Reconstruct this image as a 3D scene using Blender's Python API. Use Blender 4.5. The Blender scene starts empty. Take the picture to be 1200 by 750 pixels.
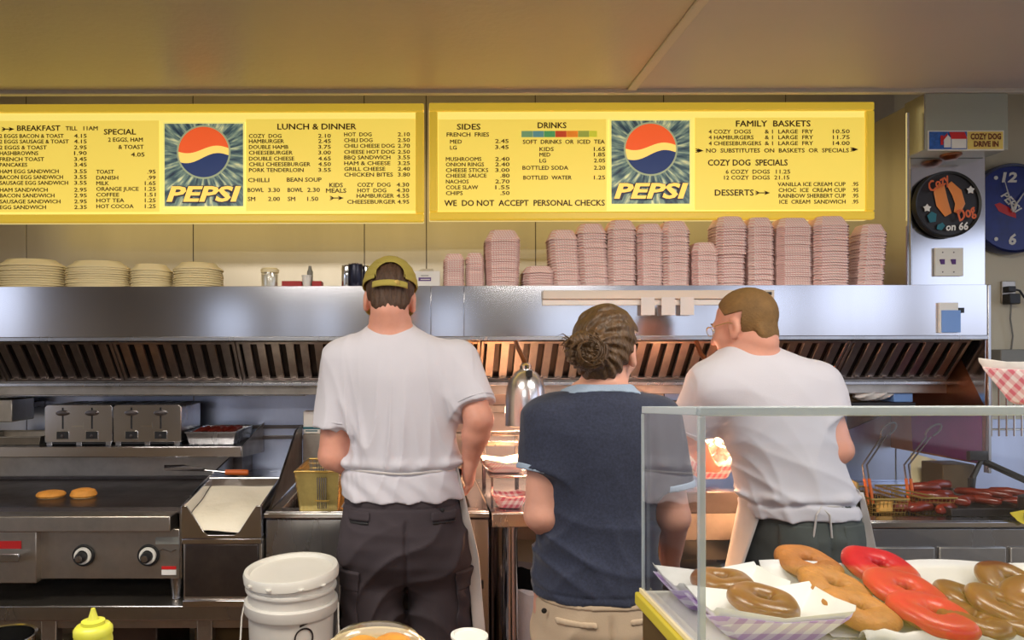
import bpy, bmesh, math, random
import numpy as np
from mathutils import Vector, Matrix, Euler
random.seed(7)
rng = np.random.default_rng(5)
scene = bpy.context.scene
COL = scene.collection
PI = math.pi

# ---------------------------------------------------------------- camera
CZ = 1.45
cam = bpy.data.cameras.new('camera'); cam.sensor_width = 36; cam.lens = 24.0
cam.shift_x = 110/1200; cam.shift_y = 45/1200; cam.clip_start = .05
camo = bpy.data.objects.new('camera', cam); COL.objects.link(camo)
camo.location = (0, 0, CZ); camo.rotation_mode = 'XYZ'
camo.rotation_euler = (PI/2, math.radians(0.12), 0)
scene.camera = camo
# ---------------------------------------------------------------- world, lights, exposure
scene.view_settings.view_transform = 'Standard'; scene.view_settings.look = 'None'
scene.view_settings.gamma = 1; scene.view_settings.use_curve_mapping = False
scene.view_settings.exposure = 0.35
w = bpy.data.worlds.new('world'); scene.world = w; w.use_nodes = True
nt = w.node_tree; bg = nt.nodes['Background']
tc = nt.nodes.new('ShaderNodeTexCoord'); sp = nt.nodes.new('ShaderNodeSeparateXYZ'); cr = nt.nodes.new('ShaderNodeValToRGB')
nt.links.new(tc.outputs['Generated'], sp.inputs[0]); nt.links.new(sp.outputs['Z'], cr.inputs[0])
cr.color_ramp.elements[0].position = 0.0; cr.color_ramp.elements[0].color = (.30, .30, .33, 1)
cr.color_ramp.elements[1].position = 0.45; cr.color_ramp.elements[1].color = (.62, .74, 1.0, 1)
e = cr.color_ramp.elements.new(.06); e.color = (.72, .80, 1.0, 1)
nt.links.new(cr.outputs[0], bg.inputs[0]); bg.inputs[1].default_value = 1.6

def area(name, loc, rot, sx, sy, power, color):
    l = bpy.data.lights.new(name, 'AREA'); l.shape = 'RECTANGLE'; l.size = sx; l.size_y = sy
    l.energy = power; l.color = color
    o = bpy.data.objects.new(name, l); COL.objects.link(o); o.location = loc; o.rotation_euler = rot
    return o
for lx in (-.9, 1.3):
    area('overhead_fill_light', (lx, 1.0, 2.40), (0, 0, 0), 1.2, .55, 26, (1, .92, .80))  # unseen overhead fill added above the aisle
    area('overhead_fill_light', (lx, -1.6, 2.40), (0, 0, 0), 1.2, .55, 34, (1, .95, .88))  # unseen fill added over the dining room, no fixtures

# ---------------------------------------------------------------- helpers
def P(px, py, d):
    return Vector(((px-490)*d/800, d, CZ-(py-420)*d/800))
def XP(px, d): return (px-490)*d/800
def ZP(py, d): return CZ-(py-420)*d/800
def srgb(r, g, b):
    f = lambda c: (c/12.92 if c <= .04045 else ((c+.055)/1.055)**2.4)
    return (f(r/255), f(g/255), f(b/255), 1)

class MB:
    """collects shapes and links them as one mesh object"""
    def __init__(s): s.v = []; s.f = []
    def add(s, vs, fs):
        n = len(s.v); s.v += [tuple(v) for v in vs]; s.f += [tuple(i+n for i in f) for f in fs]; return s
    def box(s, x0, x1, y0, y1, z0, z1):
        return s.hexa([(x0,y0,z0),(x1,y0,z0),(x1,y1,z0),(x0,y1,z0),(x0,y0,z1),(x1,y0,z1),(x1,y1,z1),(x0,y1,z1)])
    def hexa(s, v):
        return s.add(v, [(0,3,2,1),(4,5,6,7),(0,1,5,4),(1,2,6,5),(2,3,7,6),(3,0,4,7)])
    def prism(s, pts, a, b):
        """pts: list of 3-vectors (planar), extruded by vector b-a"""
        n = len(pts); off = Vector(b)-Vector(a)
        v = [Vector(p) for p in pts]+[Vector(p)+off for p in pts]
        f = [tuple(range(n-1,-1,-1)), tuple(range(n, 2*n))]+[(i, (i+1)%n, n+(i+1)%n, n+i) for i in range(n)]
        return s.add(v, f)
    def tube(s, pts, r, n=8, closed=False, cap=True):
        pts = [Vector(p) for p in pts]; m = len(pts)
        rr = r if isinstance(r, (list, tuple)) else [r]*m
        up = None; base = len(s.v); vs = []; fs = []
        for i, p in enumerate(pts):
            if closed: t = (pts[(i+1)%m]-pts[i-1]).normalized()
            else: t = (pts[min(i+1,m-1)]-pts[max(i-1,0)]).normalized()
            if up is None:
                up = Vector((0,0,1)) if abs(t.z) < .9 else Vector((1,0,0))
            a = (up - t*up.dot(t)).normalized(); up = a; b = t.cross(a)
            for k in range(n):
                th = 2*PI*k/n; vs.append(p+(a*math.cos(th)+b*math.sin(th))*rr[i])
        for i in range(m if closed else m-1):
            j = (i+1)%m
            for k in range(n):
                k2 = (k+1)%n; fs.append((i*n+k, i*n+k2, j*n+k2, j*n+k))
        if cap and not closed:
            fs.append(tuple(range(n-1,-1,-1))); fs.append(tuple((m-1)*n+k for k in range(n)))
        return s.add(vs, fs)
    def lathe(s, prof, c=(0,0,0), n=32, sx=1, sy=1, rot=None, cap=True, e=2.0):
        """prof: (r,z) pairs around the z axis"""
        vs = []; fs = []; c = Vector(c)
        for r, z in prof:
            for k in range(n):
                th = 2*PI*k/n; ct, st = math.cos(th), math.sin(th)
                if e != 2.0:
                    q = (abs(ct)**e+abs(st)**e)**(-1/e); ct *= q; st *= q
                p = Vector((r*ct*sx, r*st*sy, z))
                if rot is not None: p = rot @ p
                vs.append(p+c)
        for i in range(len(prof)-1):
            for k in range(n):
                k2 = (k+1)%n; fs.append((i*n+k, i*n+k2, (i+1)*n+k2, (i+1)*n+k))
        if cap:
            if prof[0][0] > 1e-5: fs.append(tuple(range(n-1,-1,-1)))
            if prof[-1][0] > 1e-5: fs.append(tuple((len(prof)-1)*n+k for k in range(n)))
        return s.add(vs, fs)
    def grid(s, fn, nu, nv):
        vs = [fn(i/nu, j/nv) for j in range(nv+1) for i in range(nu+1)]
        fs = [(j*(nu+1)+i, j*(nu+1)+i+1, (j+1)*(nu+1)+i+1, (j+1)*(nu+1)+i) for j in range(nv) for i in range(nu)]
        return s.add(vs, fs)
    def build(s, name, mat, parent=None, smooth=True, bevel=0, origin=None, angle=40, solid=0, subsurf=0):
        me = bpy.data.meshes.new(name)
        o0 = Vector(origin) if origin is not None else (Vector(parent['_o']) if parent is not None and '_o' in parent else Vector((0,0,0)))
        me.from_pydata([Vector(v)-o0 for v in s.v], [], s.f); me.update()
        bm = bmesh.new(); bm.from_mesh(me); bmesh.ops.recalc_face_normals(bm, faces=bm.faces); bm.to_mesh(me); bm.free()
        if smooth:
            me.polygons.foreach_set('use_smooth', [True]*len(me.polygons))
            me.set_sharp_from_angle(angle=math.radians(angle))
        o = bpy.data.objects.new(name, me); COL.objects.link(o)
        me.materials.append(mat)
        if name in ('lettering', 'logo_lettering', 'print_mark', 'marks', 'numeral', 'hour_dot', 'arrow', 'star_mark', 'screw', 'loose_strand', 'crown_seam', 'tear_tab'): o['kind'] = 'stuff'
        if solid:
            m = o.modifiers.new('solid', 'SOLIDIFY'); m.thickness = solid; m.offset = 0
        if bevel:
            m = o.modifiers.new('bevel', 'BEVEL'); m.width = bevel; m.segments = 2; m.limit_method = 'ANGLE'; m.angle_limit = math.radians(35)
        if subsurf:
            m = o.modifiers.new('sub', 'SUBSURF'); m.levels = subsurf; m.render_levels = subsurf
        if parent is not None:
            o.parent = parent
            o['_o'] = tuple(o0)
        else:
            o.location = o0; o['_o'] = tuple(o0)
        return o
ALL = []
def tag(o, label, cat, group=None, kind=None):
    o['label'] = label; o['category'] = cat
    if group: o['group'] = group
    if kind: o['kind'] = kind
    return o
def thing(name, loc, label, cat, group=None):
    o = bpy.data.objects.new(name, None); COL.objects.link(o); o.location = loc; o['_o'] = tuple(loc)
    o.empty_display_size = .05
    return tag(o, label, cat, group)
def struct(o):
    o['kind'] = 'structure'; return o
CH = {}
def copy_tree(o, parent=None):
    c = o.copy(); COL.objects.link(c)
    if parent is not None: c.parent = parent
    for ch in [x for x in COL.objects if x.parent == o]: copy_tree(ch, c)
    return c

# ---------------------------------------------------------------- materials
def mat(name, color, rough=.5, metal=0, noise=0, nscale=8, bump=0, bscale=60, spec=.5, stretch=None, emit=None, es=0, sss=0, coat=0, sheen=0, noise2=None, rvar=0, aniso=0):
    m = bpy.data.materials.new(name); m.use_nodes = True; nt = m.node_tree; b = nt.nodes['Principled BSDF']
    col = color if len(color) == 4 else (*color, 1)
    b.inputs['Base Color'].default_value = col; b.inputs['Roughness'].default_value = rough; b.inputs['Metallic'].default_value = metal
    b.inputs['Specular IOR Level'].default_value = spec
    if coat: b.inputs['Coat Weight'].default_value = coat; b.inputs['Coat Roughness'].default_value = .08
    if sheen: b.inputs['Sheen Weight'].default_value = sheen
    if sss: b.inputs['Subsurface Weight'].default_value = sss; b.inputs['Subsurface Radius'].default_value = (.02,.008,.004); b.inputs['Subsurface Scale'].default_value = .4
    if emit: b.inputs['Emission Color'].default_value = emit; b.inputs['Emission Strength'].default_value = es
    t = nt.nodes.new('ShaderNodeTexCoord'); mp = nt.nodes.new('ShaderNodeMapping'); nt.links.new(t.outputs['Object'], mp.inputs[0])
    if stretch: mp.inputs['Scale'].default_value = stretch
    if noise or noise2:
        n = nt.nodes.new('ShaderNodeTexNoise'); n.inputs['Scale'].default_value = nscale; n.inputs['Detail'].default_value = 6; n.inputs['Roughness'].default_value = .6
        nt.links.new(mp.outputs[0], n.inputs[0])
        mx = nt.nodes.new('ShaderNodeMix'); mx.data_type = 'RGBA'
        rp = nt.nodes.new('ShaderNodeMapRange'); rp.inputs[1].default_value = .3; rp.inputs[2].default_value = .7
        nt.links.new(n.outputs[0], rp.inputs[0]); nt.links.new(rp.outputs[0], mx.inputs[0])
        c2 = noise2 if noise2 else tuple(c*(1-noise) for c in col[:3])+(1,)
        mx.inputs[6].default_value = col; mx.inputs[7].default_value = c2 if len(c2) == 4 else (*c2, 1)
        nt.links.new(mx.outputs[2], b.inputs['Base Color'])
        if rvar:
            r2 = nt.nodes.new('ShaderNodeMapRange'); r2.inputs[3].default_value = rough-rvar; r2.inputs[4].default_value = rough+rvar
            nt.links.new(n.outputs[0], r2.inputs[0]); nt.links.new(r2.outputs[0], b.inputs['Roughness'])
    if bump:
        n2 = nt.nodes.new('ShaderNodeTexNoise'); n2.inputs['Scale'].default_value = bscale; n2.inputs['Detail'].default_value = 3 if bscale > 5 else 0
        nt.links.new(mp.outputs[0], n2.inputs[0]); bp = nt.nodes.new('ShaderNodeBump'); bp.inputs['Strength'].default_value = bump; bp.inputs['Distance'].default_value = .01
        nt.links.new(n2.outputs[0], bp.inputs['Height']); nt.links.new(bp.outputs[0], b.inputs['Normal'])
    return m
M = {}
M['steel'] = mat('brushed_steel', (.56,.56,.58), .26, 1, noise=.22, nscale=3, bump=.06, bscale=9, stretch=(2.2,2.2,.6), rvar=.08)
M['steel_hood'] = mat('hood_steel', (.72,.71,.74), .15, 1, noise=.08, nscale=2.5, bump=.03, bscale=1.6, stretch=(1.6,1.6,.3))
M['steel_wall'] = mat('wall_steel', (.62,.69,.90), .34, 1, noise=.2, nscale=3, bump=.1, bscale=4, stretch=(1.5,1.5,.5), rvar=.06)  # sky reflection is put into the blue base colour
M['steel_mid'] = mat('lamp_tinted_steel', (.80,.68,.60), .5, .6, noise=.1, nscale=3)  # peach glow of the heat lamps tinted into the middle sheets
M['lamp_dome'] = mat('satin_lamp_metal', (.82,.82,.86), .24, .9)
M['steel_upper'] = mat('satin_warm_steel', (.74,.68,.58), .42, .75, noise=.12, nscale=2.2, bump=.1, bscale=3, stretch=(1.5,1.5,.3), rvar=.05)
M['steel_dull'] = mat('worn_steel', (.58,.53,.47), .38, 1, noise=.3, nscale=9, bump=.05, bscale=30, rvar=.1)
M['steel_dark'] = mat('dark_steel', (.20,.175,.17), .35, 1, noise=.4, nscale=7, rvar=.1)
M['chrome'] = mat('chrome', (.8,.8,.8), .08, 1)
M['baffle'] = mat('baffle_steel', (.52,.45,.42), .34, 1, noise=.4, nscale=10, rvar=.1)
M['baffle_dark'] = mat('dark_recess', (.05,.035,.03), .4, .6, noise=.4)  # near-black tone for the sheets behind the baffles
M['griddle'] = mat('griddle_plate', (.10,.075,.07), .32, .75, noise=.5, nscale=7, rvar=.12, bump=.05)
M['skirt'] = mat('copper_stained_steel', (.42,.17,.09), .32, .9, noise=.45, nscale=4, rvar=.08)
M['flour'] = mat('flour', (.86,.80,.66), .95, bump=.5, bscale=25)
M['black'] = mat('black_plastic', (.015,.015,.017), .4)
M['rubber'] = mat('black_rubber', (.02,.02,.02), .7)
M['whitep'] = mat('white_plastic', (.80,.78,.72), .38, noise=.06, nscale=5)
M['bucket'] = mat('bucket_plastic', (.72,.70,.66), .42, noise=.12, nscale=6)
M['yellowp'] = mat('mustard_yellow_plastic', (.64,.63,.06), .38, sss=.1)
M['wall'] = mat('beige_paint', srgb(226,218,196), .7, noise=.06, nscale=2, bump=.08, bscale=40)
M['wall_dim'] = mat('dining_wall_paint', srgb(176,160,136), .8, noise=.08)
M['ceil_l'] = mat('glossy_cream_ceiling_paint', srgb(196,182,160), .34, noise=.05, nscale=2, bump=.14, bscale=45)
M['ceil_r'] = mat('grey_ceiling_paint', srgb(182,176,176), .45, noise=.04, nscale=2, bump=.05, bscale=30)
M['trim'] = mat('pale_trim_paint', srgb(196,188,176), .45)
M['floor'] = mat('red_quarry_floor', srgb(134,92,74), .5, noise=.3)
M['grout'] = mat('floor_grout', srgb(60,52,48), .8)
M['sign_face'] = mat('backlit_yellow_acrylic', srgb(200,180,90), .4, emit=srgb(250,230,122), es=.66)
M['sign_panel'] = mat('backlit_yellow_panel', srgb(200,176,80), .4, emit=srgb(246,216,94), es=.62)
M['sign_frame'] = mat('yellow_sign_casing', srgb(214,180,60), .35, emit=srgb(232,196,64), es=.36)
M['sign_body'] = mat('translucent_sign_body', srgb(220,196,90), .4, emit=srgb(246,222,150), es=.55)
M['ink'] = mat('dark_sign_ink', srgb(84,58,22), .5)
M['pl_edge'] = mat('cream_plastic_edge', srgb(238,226,120), .4, emit=srgb(246,232,130), es=.6)
M['cream'] = mat('cream_stoneware', srgb(242,226,180), .3, noise=.05)
M['dough'] = mat('tan_doughnut', srgb(196,124,56), .6, noise=.35, nscale=30, bump=.3, bscale=120)
M['dough_side'] = mat('brown_doughnut', srgb(140,84,36), .4, noise=.4, nscale=25, bump=.25, bscale=90)
M['glaze_red'] = mat('red_icing', srgb(212,44,46), .32, coat=.08, spec=.35, noise=.2, nscale=12, bump=.1, bscale=20)
M['glaze_brown'] = mat('brown_sugar_glaze', srgb(140,84,40), .3, coat=.2, noise=.4, nscale=18, bump=.15, bscale=25)
M['paper'] = mat('white_wax_paper', srgb(226,222,220), .55, bump=.2, bscale=14)
M['skin_'] = mat('warm_skin', srgb(208,150,120), .5, sss=.15, noise=.12, nscale=14, bump=.05, bscale=120)
M['skin2'] = mat('ruddy_skin', srgb(222,158,136), .5, sss=.15, noise=.14, nscale=14, bump=.05, bscale=120)
M['skin3'] = mat('pale_rosy_skin', srgb(218,160,138), .5, sss=.15, noise=.12, nscale=14, bump=.05, bscale=120)
M['tee'] = mat('white_cotton', srgb(206,204,214), .9, noise=.05, nscale=3, bump=.06, bscale=300, sheen=.2)
M['apron'] = mat('white_apron_cloth', srgb(204,199,198), .9, noise=.06, nscale=6, bump=.08, bscale=200)
M['navy'] = mat('heather_navy_cotton', srgb(46,52,74), .95, noise=.45, nscale=160, bump=.05, bscale=300, sheen=.15)
M['ringer'] = mat('light_blue_rib', srgb(150,168,190), .9, bump=.2, bscale=200)
M['char'] = mat('charcoal_twill', srgb(66,58,64), .9, noise=.2, nscale=9, bump=.06, bscale=250)
M['khaki'] = mat('khaki_twill', srgb(196,174,148), .9, noise=.12, nscale=7, bump=.06, bscale=250)
M['jean'] = mat('grey_green_denim', srgb(84,90,88), .9, noise=.3, nscale=12, bump=.06, bscale=250)
M['hair1'] = mat('brown_hair', srgb(84,56,36), .55, noise=.5, nscale=40, stretch=(5,5,.8), bump=.5, bscale=60)
M['hair2'] = mat('dark_blond_hair', srgb(98,70,40), .5, noise=.65, nscale=26, stretch=(3,3,1.2), bump=.6, bscale=40)
M['hair3'] = mat('cropped_blond_hair', srgb(136,102,58), .75, noise=.35, nscale=26, bump=.3, bscale=220)
M['cap'] = mat('olive_cap_cotton', srgb(176,160,78), .9, noise=.15, nscale=12, bump=.08, bscale=260)
M['leather'] = mat('black_shoe_leather', (.02,.018,.016), .45)
M['orange'] = mat('orange_grip', srgb(214,104,40), .4)
M['bread'] = mat('toasted_bread', srgb(244,166,70), .7, noise=.35, nscale=22, bump=.2)
M['sausage'] = mat('browned_sausage', srgb(140,44,24), .3, noise=.5, nscale=20, coat=.3)
M['bacon'] = mat('cooked_bacon', srgb(120,40,30), .4, noise=.6, nscale=26)
M['grey'] = mat('grey_enamel', srgb(140,140,134), .5, noise=.08)
M['pale'] = mat('pale_green_grey_enamel', srgb(168,172,160), .4)
M['sky_print'] = mat('sky_blue_print', srgb(50,110,205), .4, noise=.5, nscale=60)
M['blue'] = mat('royal_blue_print', srgb(20,44,140), .35, noise=.4, nscale=14)
M['red'] = mat('red_print', srgb(210,40,40), .4)
M['redbox'] = mat('red_board', srgb(170,24,24), .5)
M['white'] = mat('white_print', srgb(236,234,230), .5)
M['blackp'] = mat('black_print', srgb(38,34,36), .35)
M['orangep'] = mat('orange_print', srgb(236,144,70), .45)
M['tealp'] = mat('teal_print', srgb(34,110,126), .45)
M['yellowpr'] = mat('yellow_print', srgb(238,210,110), .45)
M['brownp'] = mat('brown_print', srgb(120,60,24), .45)
M['counter_back'] = mat('cream_laminate', srgb(206,190,160), .5, noise=.08)
M['counter'] = mat('brown_counter', srgb(96,74,40), .5, noise=.25)
M['yellowedge'] = mat('yellow_counter_edge', srgb(208,190,60), .45)
M['purple'] = mat('purple_print', srgb(96,60,130), .5)
M['bag'] = mat('translucent_bag', srgb(190,184,190), .3, bump=.5, bscale=12)
M['bulb'] = mat('heat_bulb', (1,.6,.3), .3, emit=(1,.42,.15,1), es=12)
M['fries'] = mat('golden_food', srgb(236,180,90), .6, noise=.3, nscale=30)
M['cardblue'] = mat('pale_blue_card', srgb(120,160,225), .5)
M['tubew'] = mat('rail_white', srgb(226,214,200), .35)
M['water'] = mat('frying_oil', (.12,.06,.02), .1, coat=.5)

def glass_mat(name, tint=(1,1,1), rough=.02, base=.0):
    m = bpy.data.materials.new(name); m.use_nodes = True; nt = m.node_tree; nt.nodes.clear()
    out = nt.nodes.new('ShaderNodeOutputMaterial'); tr = nt.nodes.new('ShaderNodeBsdfTransparent'); gl = nt.nodes.new('ShaderNodeBsdfGlossy')
    tr.inputs[0].default_value = (*tint, 1); gl.inputs['Roughness'].default_value = rough; gl.inputs[0].default_value = (1,1,1,1)
    fr = nt.nodes.new('ShaderNodeFresnel'); ge = nt.nodes.new('ShaderNodeNewGeometry'); mr = nt.nodes.new('ShaderNodeMapRange'); mr.inputs[3].default_value = 1.45; mr.inputs[4].default_value = 1/1.45
    nt.links.new(ge.outputs['Backfacing'], mr.inputs[0]); nt.links.new(mr.outputs[0], fr.inputs[0])
    ad = nt.nodes.new('ShaderNodeMath'); ad.operation = 'ADD'; ad.inputs[1].default_value = base; nt.links.new(fr.outputs[0], ad.inputs[0])
    mx = nt.nodes.new('ShaderNodeMixShader'); nt.links.new(ad.outputs[0], mx.inputs[0]); nt.links.new(tr.outputs[0], mx.inputs[1]); nt.links.new(gl.outputs[0], mx.inputs[2])
    nt.links.new(mx.outputs[0], out.inputs[0]); return m
M['glass'] = glass_mat('clear_glass', (.965,.98,.985), .03, .008)
M['film'] = glass_mat('clear_film', (.98,.97,.93), .12, .1)
# glass edges: greenish, milky
M['edge'] = mat('ground_glass_edge', srgb(190,200,206), .25, spec=.8)
M['edge'].node_tree.nodes['Principled BSDF'].inputs['Alpha'].default_value = .62

def gingham(name, c1, c2, s, rough=.7):
    m = bpy.data.materials.new(name); m.use_nodes = True; nt = m.node_tree; b = nt.nodes['Principled BSDF']; b.inputs['Roughness'].default_value = rough
    t = nt.nodes.new('ShaderNodeTexCoord'); sp = nt.nodes.new('ShaderNodeSeparateXYZ'); nt.links.new(t.outputs['Object'], sp.inputs[0])
    def math_(op, a, bb=None):
        n = nt.nodes.new('ShaderNodeMath'); n.operation = op
        for i, q in enumerate((a, bb)):
            if q is None: continue
            if hasattr(q, 'links') or not isinstance(q, (int, float)): nt.links.new(q, n.inputs[i])
            else: n.inputs[i].default_value = q
        return n.outputs[0]
    u = math_('ADD', sp.outputs['X'], math_('MULTIPLY', sp.outputs['Y'], 1.0)); v = math_('ADD', sp.outputs['Z'], math_('MULTIPLY', sp.outputs['Y'], .6))
    su = math_('GREATER_THAN', math_('SINE', math_('MULTIPLY', u, s)), 0.0); sv = math_('GREATER_THAN', math_('SINE', math_('MULTIPLY', v, s)), 0.0)
    h = math_('MULTIPLY', math_('ADD', su, sv), .5)
    mx = nt.nodes.new('ShaderNodeMix'); mx.data_type = 'RGBA'; nt.links.new(h, mx.inputs[0]); mx.inputs[6].default_value = c1; mx.inputs[7].default_value = c2
    nt.links.new(mx.outputs[2], b.inputs['Base Color']); return m
M['ging'] = gingham('pink_checked_paper', srgb(250,236,228), srgb(230,170,168), 620)
M['ging2'] = gingham('pink_checked_paper_large', srgb(240,226,226), srgb(214,110,128), 300)
M['ging3'] = gingham('lilac_checked_paper', srgb(226,220,236), srgb(176,140,204), 260)

# ---------------------------------------------------------------- lettering
def make_text(s, size=1, bold=0.0, shear=0):
    c = bpy.data.curves.new('t', 'FONT'); c.body = s; c.size = size; c.resolution_u = 2; c.offset = bold; c.shear = shear; c.extrude = 0
    o = bpy.data.objects.new('t', c); COL.objects.link(o)
    dg = bpy.context.evaluated_depsgraph_get(); me = bpy.data.meshes.new_from_object(o.evaluated_get(dg))
    v = [tuple(q.co) for q in me.vertices]; f = [tuple(p.vertices) for p in me.polygons]
    bpy.data.objects.remove(o); bpy.data.curves.remove(c); bpy.data.meshes.remove(me)
    return v, f
def bold_text(s, bold=.018, shear=0):
    v, f = make_text(s, 1, bold, shear); return v, f
CAPH = .70
def put_text(mb, s, x0, x1, zb, h, y, bold=.018, shear=0, proud=.0012, angle=0, pivot=None):
    """lettering from x0 to x1 on the plane Y=y (read from -Y), baseline zb, capital height h"""
    if bold < .03:
        sh = .030*h/CAPH
        for k, (dx, dz) in enumerate(((-sh, 0), (sh, 0), (0, sh*.7), (0, -sh*.7))):
            put_text(mb, s, x0+dx+sh, (x1+dx-sh) if x1 is not None else None, zb+dz, h, y+.00015*(k+1), bold=1, shear=shear, angle=angle, pivot=pivot)
        return
    v, f = bold_text(s, 0 if bold == 1 else bold, shear)
    if not v: return
    xs = [q[0] for q in v]; a, b = min(xs), max(xs); k = (x1-x0)/(b-a) if x1 is not None else h/CAPH
    out = []
    for q in v:
        X = x0+(q[0]-a)*k; Z = zb+q[1]*h/CAPH
        if angle:
            cx, cz = pivot if pivot else (x0, zb); dx, dz = X-cx, Z-cz
            X = cx+dx*math.cos(angle)-dz*math.sin(angle); Z = cz+dx*math.sin(angle)+dz*math.cos(angle)
        out.append((X, y, Z))
    n = len(out)
    mb.add(out, f)

# ---------------------------------------------------------------- implicit surfaces (bodies and clothing)
def V(*a): return np.array(a, dtype=np.float32)
def _r(v): return np.array(v, dtype=np.float64)
def rc(a, b, ra, rb, cut=None):
    a = _r(a); b = _r(b); ba = b-a; L = max(ba@ba, 1e-9)
    def f(x, y, z):
        px, py, pz = x-a[0], y-a[1], z-a[2]
        t = np.clip((px*ba[0]+py*ba[1]+pz*ba[2])/L, 0, 1)
        d = np.sqrt((px-t*ba[0])**2+(py-t*ba[1])**2+(pz-t*ba[2])**2)-(ra+(rb-ra)*t)
        if cut is not None:
            for c, n in cut: d = np.maximum(d, (x-c[0])*n[0]+(y-c[1])*n[1]+(z-c[2])*n[2])
        return d
    m = max(ra, rb); return f, np.minimum(a, b)-m, np.maximum(a, b)+m
def ell(c, r, R=None, extra=None):
    c = _r(c); r = _r(r); Rm = np.array(R) if R is not None else np.eye(3)
    def f(x, y, z):
        px, py, pz = x-c[0], y-c[1], z-c[2]
        q = [px*Rm[0][i]+py*Rm[1][i]+pz*Rm[2][i] for i in range(3)]
        k0 = np.sqrt((q[0]/r[0])**2+(q[1]/r[1])**2+(q[2]/r[2])**2)
        k1 = np.sqrt((q[0]/r[0]**2)**2+(q[1]/r[1]**2)**2+(q[2]/r[2]**2)**2)+1e-6
        d = k0*(k0-1)/k1
        if extra is not None: d = extra(d, *q)
        return d
    m = r.max(); return f, c-m, c+m
def loft(secs, e=2.3, off=0, rnd=.0):
    secs = sorted(secs); A = np.array(secs, dtype=np.float64)
    def f(x, y, z):
        zz = z
        g = lambda k: np.interp(zz.ravel(), A[:,0], A[:,k]).reshape(zz.shape)
        cx, cy, rx, ry = g(1), g(2), g(3)-off, g(4)-off
        u = ((np.abs(x-cx)/rx)**e+(np.abs(y-cy)/ry)**e)**(1/e)
        d = (u-1)*np.minimum(rx, ry)
        return np.maximum(d, np.maximum(A[0,0]-z+rnd, z-A[-1,0]+rnd))
    lo = np.array([(A[:,1]-A[:,3]).min(), (A[:,2]-A[:,4]).min(), A[0,0]]); hi = np.array([(A[:,1]+A[:,3]).max(), (A[:,2]+A[:,4]).max(), A[-1,0]])
    return f, lo, hi
def smooth_secs(secs, n=40):
    A = np.array(sorted(secs)); z = np.linspace(A[0,0], A[-1,0], n); out = []
    cols = [np.interp(z, A[:,0], A[:,k]) for k in range(1, 5)]
    ker = np.array([1,2,3,2,1])/9.
    sm = []
    for c in cols:
        cp = np.concatenate([[c[0]]*2, c, [c[-1]]*2]); sm.append(np.convolve(cp, ker, 'valid'))
    return [(z[i], sm[0][i], sm[1][i], sm[2][i], sm[3][i]) for i in range(n)]

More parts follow.
